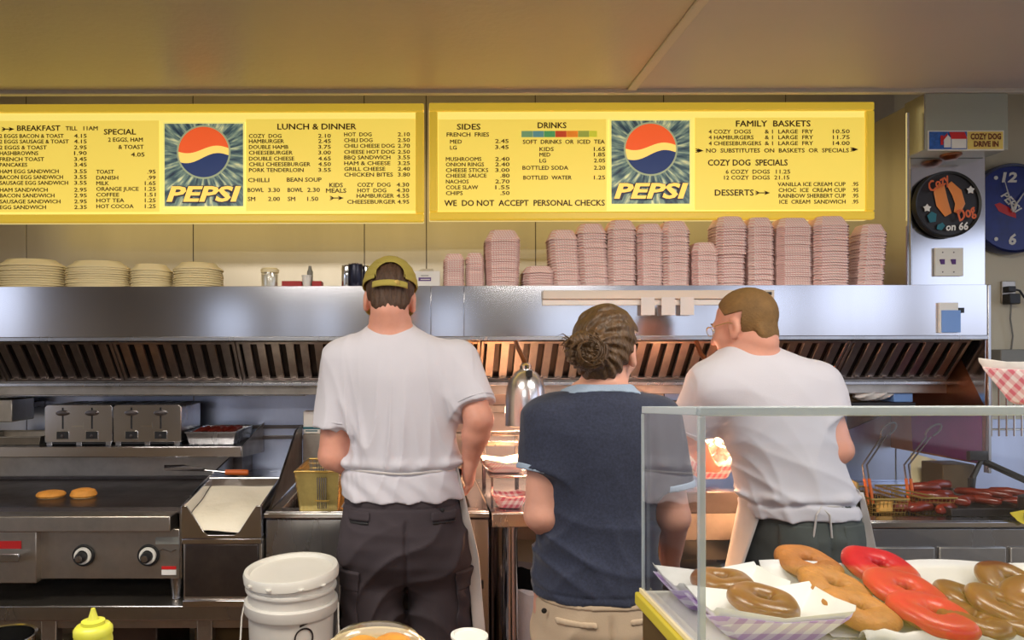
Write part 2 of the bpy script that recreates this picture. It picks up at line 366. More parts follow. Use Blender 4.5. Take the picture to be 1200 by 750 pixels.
def sdf_mesh(name, prims, h, mat_, parent, disp=None, pad=.03):
    """prims: (prim, op, k) ; op u = smooth union, s = smooth subtraction"""
    lo = np.min([p[0][1] for p in prims if p[1] == 'u'], axis=0)-pad; hi = np.max([p[0][2] for p in prims if p[1] == 'u'], axis=0)+pad
    n = np.ceil((hi-lo)/h).astype(int)+1
    xs, ys, zs = [lo[i]+h*np.arange(n[i]) for i in range(3)]
    F = np.full(tuple(n), 1.0, dtype=np.float32)
    for (f, a, b), op, k in prims:
        m = max(k, .012)+.012
        s = []
        for i, ar in enumerate((xs, ys, zs)):
            i0 = max(int((a[i]-m-lo[i])/h), 0); i1 = min(int((b[i]+m-lo[i])/h)+2, n[i]); s.append(slice(i0, i1))
        if any(q.stop <= q.start for q in s): continue
        s = tuple(s)
        X, Y, Z = xs[s[0]][:,None,None], ys[s[1]][None,:,None], zs[s[2]][None,None,:]
        d = f(X, Y, Z).astype(np.float32); c = F[s]
        if op == 'u':
            hh = np.maximum(k-np.abs(c-d), 0)/max(k, 1e-6) if k > 0 else 0
            F[s] = np.minimum(c, d)-hh*hh*k*.25
        else:
            d = -d; hh = np.maximum(k-np.abs(c-d), 0)/max(k, 1e-6) if k > 0 else 0
            F[s] = np.maximum(c, d)+hh*hh*k*.25
    if disp is not None:
        idx = np.argwhere(np.abs(F) < .03)
        if len(idx):
            p = lo+idx*h
            F[idx[:,0], idx[:,1], idx[:,2]] -= disp(p[:,0], p[:,1], p[:,2]).astype(np.float32)
    S = F < 0
    S[0]=S[-1]=False; S[:,0]=S[:,-1]=False; S[:,:,0]=S[:,:,-1]=False
    F = np.where(S, F, np.maximum(F, 1e-5))
    cnt = np.zeros(tuple(n-1), dtype=np.int8)
    for i in (0,1):
        for j in (0,1):
            for k in (0,1):
                cnt += S[i:n[0]-1+i, j:n[1]-1+j, k:n[2]-1+k]
    cells = np.argwhere((cnt > 0) & (cnt < 8)); N = len(cells)
    ids = np.full(cnt.shape, -1, dtype=np.int32); ids[cells[:,0], cells[:,1], cells[:,2]] = np.arange(N)
    acc = np.zeros((N, 3)); num = np.zeros(N)
    corners = [(i,j,k) for i in (0,1) for j in (0,1) for k in (0,1)]
    for a in corners:
        for ax in range(3):
            if a[ax] == 1: continue
            b = list(a); b[ax] = 1
            fa = F[cells[:,0]+a[0], cells[:,1]+a[1], cells[:,2]+a[2]]; fb = F[cells[:,0]+b[0], cells[:,1]+b[1], cells[:,2]+b[2]]
            m = (fa < 0) != (fb < 0); t = np.where(m, fa/(fa-fb+1e-12*(fa==fb)), 0)
            pt = np.tile(np.array(a, dtype=float), (N,1)); pt[:,ax] += t
            acc[m] += pt[m]; num[m] += 1
    verts = lo+(cells+acc/num[:,None])*h
    quads = []
    for ax in range(3):
        o1, o2 = [(1,2),(2,0),(0,1)][ax]
        sl0 = [slice(None)]*3; sl1 = [slice(None)]*3; sl0[ax] = slice(0, n[ax]-1); sl1[ax] = slice(1, n[ax])
        A_, B_ = S[tuple(sl0)], S[tuple(sl1)]
        e = np.argwhere(A_ != B_); e = e[(e[:,o1] > 0) & (e[:,o2] > 0) & (e[:,o1] < n[o1]-1) & (e[:,o2] < n[o2]-1)]
        fl = A_[e[:,0], e[:,1], e[:,2]]
        def cid(d1, d2):
            q = e.copy(); q[:,o1] += d1; q[:,o2] += d2; return ids[q[:,0], q[:,1], q[:,2]]
        q = np.stack([cid(-1,-1), cid(0,-1), cid(0,0), cid(-1,0)], axis=1)
        q[~fl] = q[~fl][:,::-1]
        quads.append(q)
    Q = np.concatenate(quads); Q = Q[(Q >= 0).all(axis=1)]
    o0 = np.array(parent['_o']) if parent is not None else np.zeros(3)
    me = bpy.data.meshes.new(name)
    me.vertices.add(N); me.vertices.foreach_set('co', (verts-o0).astype(np.float32).ravel())
    me.loops.add(len(Q)*4); me.loops.foreach_set('vertex_index', Q.astype(np.int32).ravel())
    me.polygons.add(len(Q)); me.polygons.foreach_set('loop_start', np.arange(0, len(Q)*4, 4, dtype=np.int32))
    me.polygons.foreach_set('use_smooth', np.ones(len(Q), dtype=bool))
    me.update(calc_edges=True); me.validate()
    me.materials.append(mat_)
    o = bpy.data.objects.new(name, me); COL.objects.link(o)
    if parent is not None: o.parent = parent; o['_o'] = tuple(o0)
    return o
# ================================================================ THE SETTING
YW = 3.20
struct(MB().box(-4.2, 4.2, -4.6, 3.4, -.06, 0).build('floor', M['grout'], smooth=False))
fl = bpy.data.objects['floor']
tm = MB().box(-.145, .145, -.145, .145, 0, .006).build('tile', M['floor'], None, bevel=.002)
tmesh = tm.data; bpy.data.objects.remove(tm)
for i in range(14):
    for j in range(8):
        o = bpy.data.objects.new('tile', tmesh); COL.objects.link(o); o.parent = fl; o.location = (-2.0+i*.3, 1.0+j*.3, 0)
wall = struct(MB().box(-4.2, 4.2, YW, YW+.12, 0, 2.75).build('wall_back', M['wall'], smooth=False))
struct(MB().box(-2.75, -2.65, 1.6, YW, 0, 2.75).build('wall_left', M['wall'], smooth=False))
struct(MB().box(3.6, 3.7, 2.5, YW, 0, 2.75).build('wall_right', M['wall'], smooth=False))
# glossy lowered ceiling in two panels with a pale seam strip, and the higher ceiling over the hood
ce = struct(MB().box(-4.2, .80, -4.6, 2.60, 2.475, 2.6).build('ceiling', M['ceil_l'], smooth=False))
MB().box(.80, 4.2, -4.6, 2.60, 2.475, 2.6).build('ceiling_panel', M['ceil_r'], ce, smooth=False)
struct(MB().box(.797, .832, -4.6, 2.60, 2.467, 2.475).build('trim_1', M['trim'], bevel=.003))
struct(MB().box(-4.2, 4.2, 2.60, 2.625, 2.46, 2.75).build('trim_2', M['trim'], bevel=.003))
struct(MB().box(-4.2, 4.2, 2.60, YW, 2.75, 2.8).build('ceiling', M['ceil_r'], smooth=False))
# glazed dining-room front behind the camera: posts, sill and panes
wins = [(-2.98,-2.42),(-1.95,-1.72),(-1.48,-1.12),(.14,.70),(1.7,2.85),(2.9,4.1)]
wf = MB(); wf.box(-4.2, 4.2, -4.6, -4.5, 0, .60); wf.box(-4.2, 4.2, -4.6, -4.5, 2.30, 2.475)
xa = -4.2
for a_, b_ in wins+[(4.2, 4.3)]:
    if a_ > xa: wf.box(xa, a_, -4.6, -4.5, .60, 2.30)
    xa = b_
wo = struct(wf.build('wall_front', M['wall_dim'], smooth=False))
n_w = 0
for k, (x0, xb) in enumerate(wins):
    fr = MB(); t = .03; W_ = xb-x0
    fr.box(x0, x0+t, -4.6, -4.49, .60, 2.30); fr.box(x0+W_-t, x0+W_, -4.6, -4.49, .60, 2.30)
    fr.box(x0+t, x0+W_-t, -4.6, -4.49, 2.25, 2.30); fr.box(x0+t, x0+W_-t, -4.6, -4.49, .60, .65)
    fo = struct(fr.build('window_%d' % (k+1), M['grey'], bevel=.004))
    MB().box(x0+t, x0+W_-t, -4.56, -4.55, .65, 2.25).build('pane', M['glass'], fo, smooth=False)
for sx, nm in ((-4.2, 'left'), (4.1, 'right')):
    for k, (y0, y1) in enumerate(((-4.5, -2.0), (-2.0, -.4), (-.4, 1.2))):
        fr = MB(); t = .08
        fr.box(sx, sx+.1, y0, y1, 0, .75); fr.box(sx, sx+.1, y0, y0+t, .75, 2.475); fr.box(sx, sx+.1, y1-t, y1, .75, 2.475); fr.box(sx, sx+.1, y0+t, y1-t, 2.38, 2.475)
        struct(fr.build('window_%d' % (7+k+(3 if nm == 'right' else 0)), M['wall_dim'], bevel=.004))
        if nm == 'left' and k == 0: struct(MB().box(sx, sx+.1, y0+t, y1-t, .75, 2.38).build('wall_side', M['wall_dim'], smooth=False))
# stainless cladding, sheet by sheet
cl = struct(MB().box(-2.64, 2.23, YW-.006, YW-.001, .60, 2.74).build('trim_3', M['steel_dark'], smooth=False))
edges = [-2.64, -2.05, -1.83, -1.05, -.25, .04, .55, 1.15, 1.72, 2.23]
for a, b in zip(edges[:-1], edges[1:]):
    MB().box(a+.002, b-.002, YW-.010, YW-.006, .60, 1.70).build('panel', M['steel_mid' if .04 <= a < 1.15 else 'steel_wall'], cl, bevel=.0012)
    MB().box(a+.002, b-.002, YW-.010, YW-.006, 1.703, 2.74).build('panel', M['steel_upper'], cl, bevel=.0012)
MB().box(2.235, 3.59, YW-.008, YW-.001, .6, 1.16).build('panel', M['steel_wall'], wall, bevel=.002)
rl = MB()
for z in (1.133, 1.085):
    rl.box(-1.02, -.46, YW-.03, YW-.011, z-.008, z+.008)
struct(rl.build('trim_4', M['steel_dark'], bevel=.002))

# unseen lamp boxes added around the aisle fill lights
for k, x in enumerate((-.9, 1.3)):
    t = thing('fill_lamp_box', (x, 1.0, 2.475), ('left', 'right')[k]+' unseen lamp box added for fill on the ceiling over the aisle', 'light')
    f = MB(); f.box(x-.64, x+.64, .70, .72, 2.41, 2.474); f.box(x-.64, x+.64, 1.28, 1.30, 2.41, 2.474); f.box(x-.64, x-.62, .72, 1.28, 2.41, 2.474); f.box(x+.62, x+.64, .72, 1.28, 2.41, 2.474)
    f.build('frame', M['white'], t, bevel=.003)

# ================================================================ THE HOOD
HY, HZ0, HZ1, HX0, HX1 = 2.65, 1.523, 1.7316, -2.64, 2.21
hood = thing('extractor_hood', (0, HY, HZ0), 'long stainless steel extractor hood across the back wall above the griddle and fryers', 'hood')
for a, b in ((HX0, XP(505, HY)), (XP(505, HY), XP(544, HY)), (XP(544, HY), HX1)):
    MB().box(a+.0006, b-.0006, HY, HY+.012, HZ0+.012, HZ1).build('front_panel', M['steel_hood'], hood, bevel=.001)
MB().box(HX0, HX1, HY-.004, HY+.02, HZ0-.004, HZ0+.012).build('lower_lip', M['steel'], hood, bevel=.002)
MB().box(HX0, HX1, HY+.012, YW-.011, HZ1-.008, HZ1-.0005).build('top_panel', M['steel_hood'], hood)
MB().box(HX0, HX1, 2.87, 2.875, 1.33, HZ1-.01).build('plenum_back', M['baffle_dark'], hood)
# slanted dark recess behind the baffles
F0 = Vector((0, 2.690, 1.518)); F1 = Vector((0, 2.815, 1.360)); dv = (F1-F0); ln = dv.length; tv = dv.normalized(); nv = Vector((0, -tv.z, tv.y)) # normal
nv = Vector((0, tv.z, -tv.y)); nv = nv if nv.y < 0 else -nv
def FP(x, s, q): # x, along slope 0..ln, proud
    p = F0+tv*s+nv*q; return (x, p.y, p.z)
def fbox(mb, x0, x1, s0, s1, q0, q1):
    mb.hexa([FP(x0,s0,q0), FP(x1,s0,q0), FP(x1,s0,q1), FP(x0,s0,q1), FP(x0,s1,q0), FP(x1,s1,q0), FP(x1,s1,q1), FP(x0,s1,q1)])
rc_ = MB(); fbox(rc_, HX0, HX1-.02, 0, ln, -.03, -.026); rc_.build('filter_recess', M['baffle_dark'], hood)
MB().box(HX0, HX1-.002, 2.795, 2.85, 1.338, 1.352).build('grease_trough', M['steel'], hood, bevel=.002)
MB().box(HX0, HX1-.002, 2.850, 2.86, 1.30, 1.36).build('trough_back', M['steel_dull'], hood, bevel=.002)
MB().box(HX0, -.5, 3.02, YW-.011, 1.285, 1.30).build('wall_ledge', M['steel'], hood, bevel=.002)
# filters
fw = .485; nx = 10; xs0 = -2.66
ords = ['first', 'second', 'third', 'fourth', 'fifth', 'sixth', 'seventh', 'eighth', 'ninth', 'tenth']
for i in range(nx):
    x0 = xs0+i*fw; x1 = min(x0+fw-.004, HX1-.03); x0 = max(x0, HX0)
    t = thing('baffle_filter', FP((x0+x1)/2, ln, 0), 'slatted steel grease filter under the hood, %s from the left wall' % ords[i], 'filter')
    fr = MB(); fbox(fr, x0, x0+.012, 0, ln, -.012, .004); fbox(fr, x1-.012, x1, 0, ln, -.012, .004); fbox(fr, x0+.012, x1-.012, 0, .012, -.012, .003); fbox(fr, x0+.012, x1-.012, ln-.012, ln, -.012, .003)
    fr.build('frame', M['baffle'], t, bevel=.001)
    nb = 8; pw = (x1-x0-.024)/nb
    for k in range(nb):
        a = x0+.012+k*pw+pw*.2; b = a+pw*.55; m = MB()
        fbox(m, a, b, .012, ln-.012, -.004, -.001); fbox(m, a, a+.003, .012, ln-.012, -.016, -.004); fbox(m, b-.003, b, .012, ln-.012, -.016, -.004)
        fbox(m, a+.008, b-.008, ln-.02, ln-.008, -.001, .004)
        m.build('baffle', M['baffle'], t, bevel=.0008)
# right end skirt
X = HX1-.004
pm = MB(); pm.prism([(X-.004,3.05,ZP(488,3.05)), (X-.004,2.62+.05,ZP(488,2.62)-.0), (X-.004,2.67,1.035), (X-.004,3.04,1.04)], (0,0,0), (.003,0,0)); M['plum'] = mat('plum_reflection_tint', srgb(112,34,104), .4, noise=.2); pm.build('purple_reflection_panel', M['plum'], hood)  # purple reflection on the skirt, painted as a thin coloured sheet
sk = MB()
sk.prism([(X, HY+.0, HZ0-.005), (X, YW-.012, HZ0-.005), (X, YW-.012, 1.03), (X, 2.66, 1.03), (X, 2.655, 1.26)], (0,0,0), (.012,0,0))
sk.build('end_skirt', M['skirt'], hood)
gs = MB(); gs.prism([(X-.003, HY+.001, HZ0-.006), (X-.003, 2.815, HZ0-.006), (X-.003, 2.656, 1.26)], (0,0,0), (.003,0,0)); gs.build('corner_gusset', M['steel_hood'], hood)
MB().box(HX1, HX1+.012, HY-.004, HY+.02, 1.0, HZ1).build('corner_post', M['steel'], hood, bevel=.002)
# hood-front ticket rail with slips
t = thing('ticket_rail', P(770, 350, HY), 'white order ticket rail fixed along the hood front', 'rail')
a, b = XP(636, 2.64), XP(906, 2.64); MB().box(a, b, 2.628, 2.649, ZP(351, 2.64), ZP(341, 2.64)).build('rail', M['tubew'], t, bevel=.002)
MB().box(a, b, 2.640, 2.6495, ZP(358, 2.64), ZP(351.5, 2.64)).build('rail_lip', M['white'], t, bevel=.001)
MB().box(XP(893,2.64), XP(902,2.64), 2.624, 2.628, ZP(347, 2.64), ZP(343.5, 2.64)).build('clip', M['black'], t)
for k, px in enumerate((751, 775, 797)):
    o = MB().box(XP(px,2.63), XP(px+16,2.63), 2.6255, 2.627, ZP(370,2.63), ZP(349,2.63)).build('order_slip', M['paper'], origin=P(px+8,360,2.63))
    tag(o, ['blank order slip hanging on the ticket rail, nearest the woman', 'blank order slip hanging in the middle of three on the rail', 'blank order slip hanging on the rail nearest the bald-cropped cook'][k].replace('bald-cropped', 'cropped-hair'), 'paper slip')
t = thing('card_packet', P(1112, 392, 2.645), 'pale blue and white card stuck to the right end of the hood', 'card')
MB().box(XP(1100,2.645), XP(1122,2.645), 2.640, 2.6495, ZP(391.5,2.645), ZP(356,2.645)).build('card', M['white'], t, bevel=.001)
MB().box(XP(1102,2.645), XP(1124,2.645), 2.637, 2.6398, ZP(391,2.645), ZP(365,2.645)).build('blue_panel', M['cardblue'], t)
MB().box(XP(1123,2.645), XP(1129,2.645), 2.640, 2.649, ZP(368,2.645), ZP(362,2.645)).build('clip', M['black'], t)

# ================================================================ MENU SIGNS
SY = 2.72
def sx(px): return XP(px, SY)
def sz(py): return ZP(py, SY)
def menu(px0, px1, label, items, strips, panels, pep, arrows, ybot=258.5, ytop=120.5):
    t = thing('menu_sign', ((sx(px0)+sx(px1))/2, SY, sz(ybot)), label, 'menu sign')
    x0, x1, z0, z1 = sx(px0), sx(px1), sz(ybot), sz(ytop); fw = .034
    c = MB(); c.box(x0, x1, SY+.02, SY+.07, z0+.006, z1-.002); c.build('casing', M['sign_body'], t, bevel=.004)
    f = MB(); f.box(x0, x1, SY, SY+.02, z0, z0+fw); f.box(x0, x1, SY, SY+.02, z1-fw, z1); f.box(x0, x0+fw, SY, SY+.02, z0+fw, z1-fw); f.box(x1-fw, x1, SY, SY+.02, z0+fw, z1-fw)
    f.build('frame', M['sign_frame'], t, bevel=.006)
    MB().box(x0+fw, x1-fw, SY+.013, SY+.0195, z0+fw, z1-fw).build('face', M['sign_face'], t)
    for a, b, c1, d in panels:
        MB().box(sx(a), sx(b), SY+.009, SY+.0128, sz(d), sz(c1)).build('letter_panel', M['sign_panel'], t, bevel=.001)
    by = {}
    for blk, s, a, b, base, h in items:
        mb = by.setdefault(blk, MB()); put_text(mb, s, sx(a), sx(b), sz(base), h*SY/800, SY+.0082, bold=.012)
    for blk, mb in by.items():
        mb.build('lettering', M['ink'], t, smooth=False)
    am = MB()
    for a, b, y in arrows:
        z = sz(y); q = .0018
        am.box(sx(a), sx(b-3), SY+.0075, SY+.0088, z-q, z+q)
        am.prism([(sx(b), SY+.0075, z), (sx(b-7), SY+.0075, z+.009), (sx(b-5), SY+.0075, z), (sx(b-7), SY+.0075, z-.009)], (0,0,0), (0,.001,0))
        for s_ in (1, -1):
            am.prism([(sx(a-1), SY+.0075, z+s_*.008), (sx(a+1.2), SY+.0075, z+s_*.008), (sx(a+5), SY+.0075, z), (sx(a+3), SY+.0075, z)], (0,0,0), (0,.001,0))
    if arrows: am.build('arrow', M['ink'], t, smooth=False)
    for a, b, c1, d, col in strips:
        MB().box(sx(a), sx(b), SY+.007, SY+.0088, sz(d), sz(c1)).build('drink_strip', col, t)
    # cola poster
    a, b, c1, d = pep
    MB().box(sx(a)-.008, sx(b)+.008, SY+.006, SY+.0128, sz(d)-.008, sz(c1)+.008).build('poster_border', M['pl_edge'], t, bevel=.001)
    MB().box(sx(a), sx(b), SY+.003, SY+.0059, sz(d), sz(c1)).build('poster', burst(((sx(a)+sx(b))/2, sz(c1+38)), Vector((t['_o']))), t, smooth=False)
    cx, cz, R = (sx(a)+sx(b))/2, sz(c1+33.5), 29.5*SY/800
    def disc(y, r, keep, m, nm, n=64):
        mb = MB(); N = 60
        pts_t, pts_b = keep
        vs = [(cx+q[0]*r, y, cz+q[1]*r) for q in pts_t+pts_b[::-1]]
        mb.prism(vs, (0,0,0), (0,.0008,0)); mb.build(nm, m, t, smooth=False)
    xs_ = [math.cos(PI-PI*i/40) for i in range(41)]
    top = lambda x: math.sqrt(max(0, 1-x*x)); w1 = lambda x: .16-.13*math.cos((x+1)*PI*1.0)*1 if False else .10+.15*math.sin(x*PI*.85+.15)
    w2 = lambda x: -.24+.17*math.sin(x*PI*.85+.15)+.05*x
    cl_ = lambda x, z: max(-top(x), min(top(x), z))
    T_ = [(x, top(x)) for x in xs_]; A_ = [(x, cl_(x, w1(x))) for x in xs_]; B_ = [(x, cl_(x, w2(x))) for x in xs_]; L_ = [(x, -top(x)) for x in xs_]
    disc(SY+.0016, R*1.07, (T_, L_), M['halo'], 'globe_halo')
    disc(SY+.0008, R, (T_, A_), M['orange_red_em'], 'globe_red'); disc(SY+.0008, R, (A_, B_), M['cream_em'], 'globe_white'); disc(SY+.0008, R, (B_, L_), M['blue_em'], 'globe_blue')
    for dx, dy_, mm, yy, bd in ((-.002, -.003, M['navy_em'], .0006, .085), (0, 0, M['cream_em2'], -.0004, .035)):
        mb = MB(); put_text(mb, 'PEPSI', sx(a+2.5)+dx*.6, sx(b-2)+dx*.6, sz(c1+91)+dy_*.5, 17.0*SY/800, SY+yy, bold=bd, shear=.22)
        mb.build('logo_lettering', mm, t, smooth=False)
    mb = MB(); put_text(mb, "IT'S THE COLA", sx(a+30), sx(b-6), sz(c1+95.5), 2.3*SY/800, SY+.002, bold=.02); 
    return t
def burst(c, o):
    m = bpy.data.materials.new('starburst_print'); m.use_nodes = True; nt = m.node_tree; b = nt.nodes['Principled BSDF']; b.inputs['Roughness'].default_value = .4
    tcn = nt.nodes.new('ShaderNodeTexCoord'); mp = nt.nodes.new('ShaderNodeMapping'); mp.vector_type = 'POINT'
    mp.inputs['Location'].default_value = (-(c[0]-o.x), 0, -(c[1]-o.z)); nt.links.new(tcn.outputs['Object'], mp.inputs[0])
    sp = nt.nodes.new('ShaderNodeSeparateXYZ'); nt.links.new(mp.outputs[0], sp.inputs[0])
    at = nt.nodes.new('ShaderNodeMath'); at.operation = 'ARCTAN2'; nt.links.new(sp.outputs['Z'], at.inputs[0]); nt.links.new(sp.outputs['X'], at.inputs[1])
    ln_ = nt.nodes.new('ShaderNodeVectorMath'); ln_.operation = 'LENGTH'; nt.links.new(mp.outputs[0], ln_.inputs[0])
    cb = nt.nodes.new('ShaderNodeCombineXYZ'); nt.links.new(at.outputs[0], cb.inputs[0]); nt.links.new(ln_.outputs['Value'], cb.inputs[1])
    mp2 = nt.nodes.new('ShaderNodeMapping'); mp2.inputs['Scale'].default_value = (9, 12, 1); nt.links.new(cb.outputs[0], mp2.inputs[0])
    n = nt.nodes.new('ShaderNodeTexNoise'); n.inputs['Scale'].default_value = 1.0; n.inputs['Detail'].default_value = 3; nt.links.new(mp2.outputs[0], n.inputs[0])
    r = nt.nodes.new('ShaderNodeValToRGB'); e = r.color_ramp.elements; e[0].position = .30; e[0].color = srgb(36,48,66); e[1].position = .72; e[1].color = srgb(216,214,160)
    q = e.new(.44); q.color = srgb(70,92,96); q = e.new(.56); q.color = srgb(120,140,124)
    nt.links.new(n.outputs[0], r.inputs[0]); nt.links.new(r.outputs[0], b.inputs['Base Color']); nt.links.new(r.outputs[0], b.inputs['Emission Color']); b.inputs['Emission Strength'].default_value = .55
    return m
def em(name, c, s): return mat(name, c, .4, emit=c, es=s)
M['halo'] = em('backlit_pale_halo', srgb(170,180,140), .4); M['orange_red_em'] = em('backlit_red_print', srgb(232,92,44), .62); M['cream_em'] = em('backlit_cream_print', srgb(246,214,110), .62)
M['blue_em'] = em('backlit_blue_print', srgb(40,58,104), .5); M['navy_em'] = em('backlit_dark_print', srgb(52,52,70), .3); M['cream_em2'] = em('backlit_cream_letters', srgb(246,206,96), .66)
rows1 = list(zip([159.8,166.3,173.3,180,187,193.6,201.4,208.2,214.9,223.1,229.8,236.8,243.5],
 ['2 EGGS BACON & TOAST','2 EGGS SAUSAGE & TOAST','2 EGGS & TOAST','HASHBROWNS','FRENCH TOAST','PANCAKES','HAM EGG SANDWICH','BACON EGG SANDWICH','SAUSAGE EGG SANDWICH','HAM SANDWICH','BACON SANDWICH','SAUSAGE SANDWICH','EGG SANDWICH'],
 [74,80,54,44,51,31,68,73,79,55,63,70,53], ['4.15','4.15','2.95','1.90','3.45','3.45','3.55','3.55','3.55','2.95','2.95','2.95','2.35']))
I = [('a','BREAKFAST',19,70,151.4,6.2),('a','TILL',76,90,151,4.8),('a','11AM',97,114,151,4.8)]
for b_, s, x, p in rows1: I += [('a', s, -1.5, x, b_, 4.5), ('a', p, 86, 101, b_, 4.5)]
I += [('b','SPECIAL',121,159,156,6.4),('b','2 EGGS, HAM',126,167,164.5,4.8),('b','& TOAST',138,168,173,4.8),('b','4.05',153,169,182,4.8)]
for b_, s, x, p in zip([202,209,215.5,222.2,229,235.7,242.6], ['TOAST','DANISH','MILK','ORANGE JUICE','COFFEE','HOT TEA','HOT COCOA'], [133,138,127,162,139,145,156], ['.95','.99','1.65','1.25','1.51','1.25','1.25']):
    I += [('b', s, 112, x, b_, 4.5), ('b', p, 172 if p[0] == '.' else 169, 182, b_, 4.5)]
I += [('c','LUNCH & DINNER',325,418,150.5,6.8)]
for b_, s, x, p in zip([160.3,166.5,173.3,180,187,193.6,200.4], ['COZY  DOG','HAMBURGER','DOUBLE HAMB','CHEESEBURGER','DOUBLE CHEESE','CHILI CHEESEBURGER','PORK TENDERLOIN'], [330,333,338,343,345,364,356], ['2.10','2.45','3.75','3.00','4.65','4.50','3.55']):
    I += [('c', s, 291.5, x, b_, 4.5), ('c', p, 373, 388, b_, 4.5)]
for b_, s, x, p in zip([158.7,165.5,172.2,179.3,185.8,192.6,199.3,206], ['HOT  DOG','CHILI DOG','CHILI CHEESE DOG','CHEESE HOT DOG','BBQ SANDWICH','HAM & CHEESE','GRILL CHEESE','CHICKEN BITES'], [436,437,463,463,458,458,452,461], ['2.10','2.50','2.70','2.50','3.55','3.25','2.40','3.80']):
    I += [('d', s, 403.5, x, b_, 4.5), ('d', p, 466.5, 481, b_, 4.5)]
I += [('e','CHILLI',290.5,315.5,212.3,4.8),('e','BEAN SOUP',336,377,212,4.8),('e','BOWL',290,309,224,4.8),('e','3.30',314,328,224,4.8),('e','BOWL',337,355,224,4.8),('e','2.30',360,375,224,4.8),
 ('e','SM',290,299,234.5,4.8),('e','2.00',314,328,234.5,4.8),('e','SM',337,346,234.5,4.8),('e','1.50',360,373,234.5,4.8),
 ('f','KIDS',386,402,218.5,5),('f','MEALS',382,406,225,5),('f','COZY  DOG',419,458,218,4.6),('f','4.30',465,480,218,4.6),('f','HOT  DOG',419,453,224.6,4.6),('f','4.30',465,480,224.6,4.6),
 ('f','HAMBURGER',418,462,231,4.6),('f','4.55',465,480,231,4.6),('f','CHEESEBURGER',407,464,238,4.6),('f','4.95',466,480,238,4.6)]
menu(-60, 497.5, 'backlit yellow menu sign headed BREAKFAST and LUNCH & DINNER with a cola poster', I, [], [(-40,186,139.5,247),(288,490,138,246)], (193,285,144,240.7), [(1.5,16,149.5),(387,403,231.3)], ybot=260)
I = [('a','SIDES',536,564,151,6.6),('a','FRENCH  FRIES',524,574,159.3,4.8),('a','MED',528,542,167.5,4.6),('a','2.45',581,597,167,4.6),('a','LG',528,536,174.5,4.6),('a','3.45',581,597,174,4.6)]
for b_, s, x, p in zip([188,194.3,201,207.5,214.4,221.2,228], ['MUSHROOMS','ONION RINGS','CHEESE STICKS','CHEESE SAUCE','NACHOS','COLE SLAW','CHIPS'], [565,568,573,571,550,561,543], ['2.40','2.40','3.00','.80','2.70','1.55','.50']):
    I += [('a', s, 523, x, b_, 4.5), ('a', p, 587 if p[0] == '.' else 581, 598, b_, 4.5)]
I += [('b','WE  DO NOT  ACCEPT  PERSONAL CHECKS',521,710,240.8,6.8),('c','DRINKS',631,665,149.6,6.8),('c','SOFT  DRINKS  OR  ICED  TEA',613.5,710,168,4.8)]
for b_, s, x0_, x, p in ((176.5,'KIDS',633,650,'1.65'),(183,'MED',633,646,'1.85'),(190,'LG',633,641,'2.05'),(198.5,'BOTTLED SODA',613,667,'2.20'),(210,'BOTTLED  WATER',614,671,'1.25')):
    I += [('c', s, x0_, x, b_, 4.6), ('c', p, 697, 710.5, b_, 4.6)]
I += [('d','FAMILY  BASKETS',864,952,148.2,7)]
for b_, s, x, p in ((156.4,'4 COZY  DOGS',882,'10.50'),(163.2,'4 HAMBURGERS',885,'11.75'),(170.2,'4 CHEESEBURGERS',894,'14.00')):
    I += [('d', s, 832, x, b_, 4.6), ('d','& 1  LARGE  FRY',898,955,b_,4.6), ('d', p, 978, 998, b_, 4.6)]
I += [('d','NO  SUBSTITUTES  ON  BASKETS  OR  SPECIALS',829,997,178.7,4.8),('e','COZY DOG  SPECIALS',831,925,194,7),('e','6 COZY  DOGS',852,904,203.6,4.7),('e','11.25',911,928,203.6,4.7),('e','12 COZY  DOGS',850,904,210.5,4.7),('e','21.15',909,927,210.5,4.7),('f','DESSERTS',839,885,229.3,7)]
for b_, s, x in ((218.4,'VANILLA ICE CREAM CUP',913),(225.3,'CHOC  ICE  CREAM CUP',914),(232,'RAINBOW SHERBERT CUP',914),(239,'ICE  CREAM  SANDWICH',915)):
    I += [('f', s, x, 993, b_, 4.6), ('f','.95',1000.5,1008,b_,4.6)]
cols = [srgb(110,150,110), srgb(90,140,140), srgb(80,150,90), srgb(190,70,40), srgb(226,130,40), srgb(150,160,70), srgb(200,200,60)]
st = [(612+i*13.3, 612+i*13.3+(13.0 if i < 6 else 9), 153, 160.3, em('backlit_drink_logo', c, .5)) for i, c in enumerate(cols)]
menu(503.5, 1026, 'backlit yellow menu sign headed SIDES, DRINKS and FAMILY BASKETS with a cola poster', I, st, [(514,712,139,247),(816,1016,137.5,246)], (717.5,809,141.5,239), [(887,904,226.3),(817,826,176.5),(999,1008,175.5)], ytop=120.0, ybot=258)

# ================================================================ COLUMN, HOUSING, ROUND SIGN, CLOCK
t = thing('steel_column', (2.1, 2.8, HZ1), 'square steel duct column rising from the right end of the hood', 'column')
MB().box(1.962, 2.262, 2.72, 3.185, HZ1, 2.46).build('casing', M['steel_hood'], t, bevel=.003)
MB().box(1.90, 1.908, 2.60+.05, 2.658, HZ1, 2.40).build('rod', M['chrome'], t)
MB().box(1.960, 1.966, 2.716, 2.722, HZ1, 2.2).build('corner_bead', M['steel'], t)
lp = MB(); lp.lathe([(0,-.02),(.02,-.02),(.035,-.008),(.036,.0)], (2.085, 2.67, 2.243), 20); 
t = thing('vent_housing', (2.1, 2.7, 2.243), 'pale grey-green boxy housing at the top of the steel column', 'housing')
MB().box(1.941, 2.258, 2.61, 2.716, 2.243, 2.46).build('shell', M['pale'], t, bevel=.003)
MB().box(1.938, 1.9405, 2.612, 2.715, 2.245, 2.458).build('side_cover', M['steel'], t)
lp.build('warning_light', M['skirt'], t)
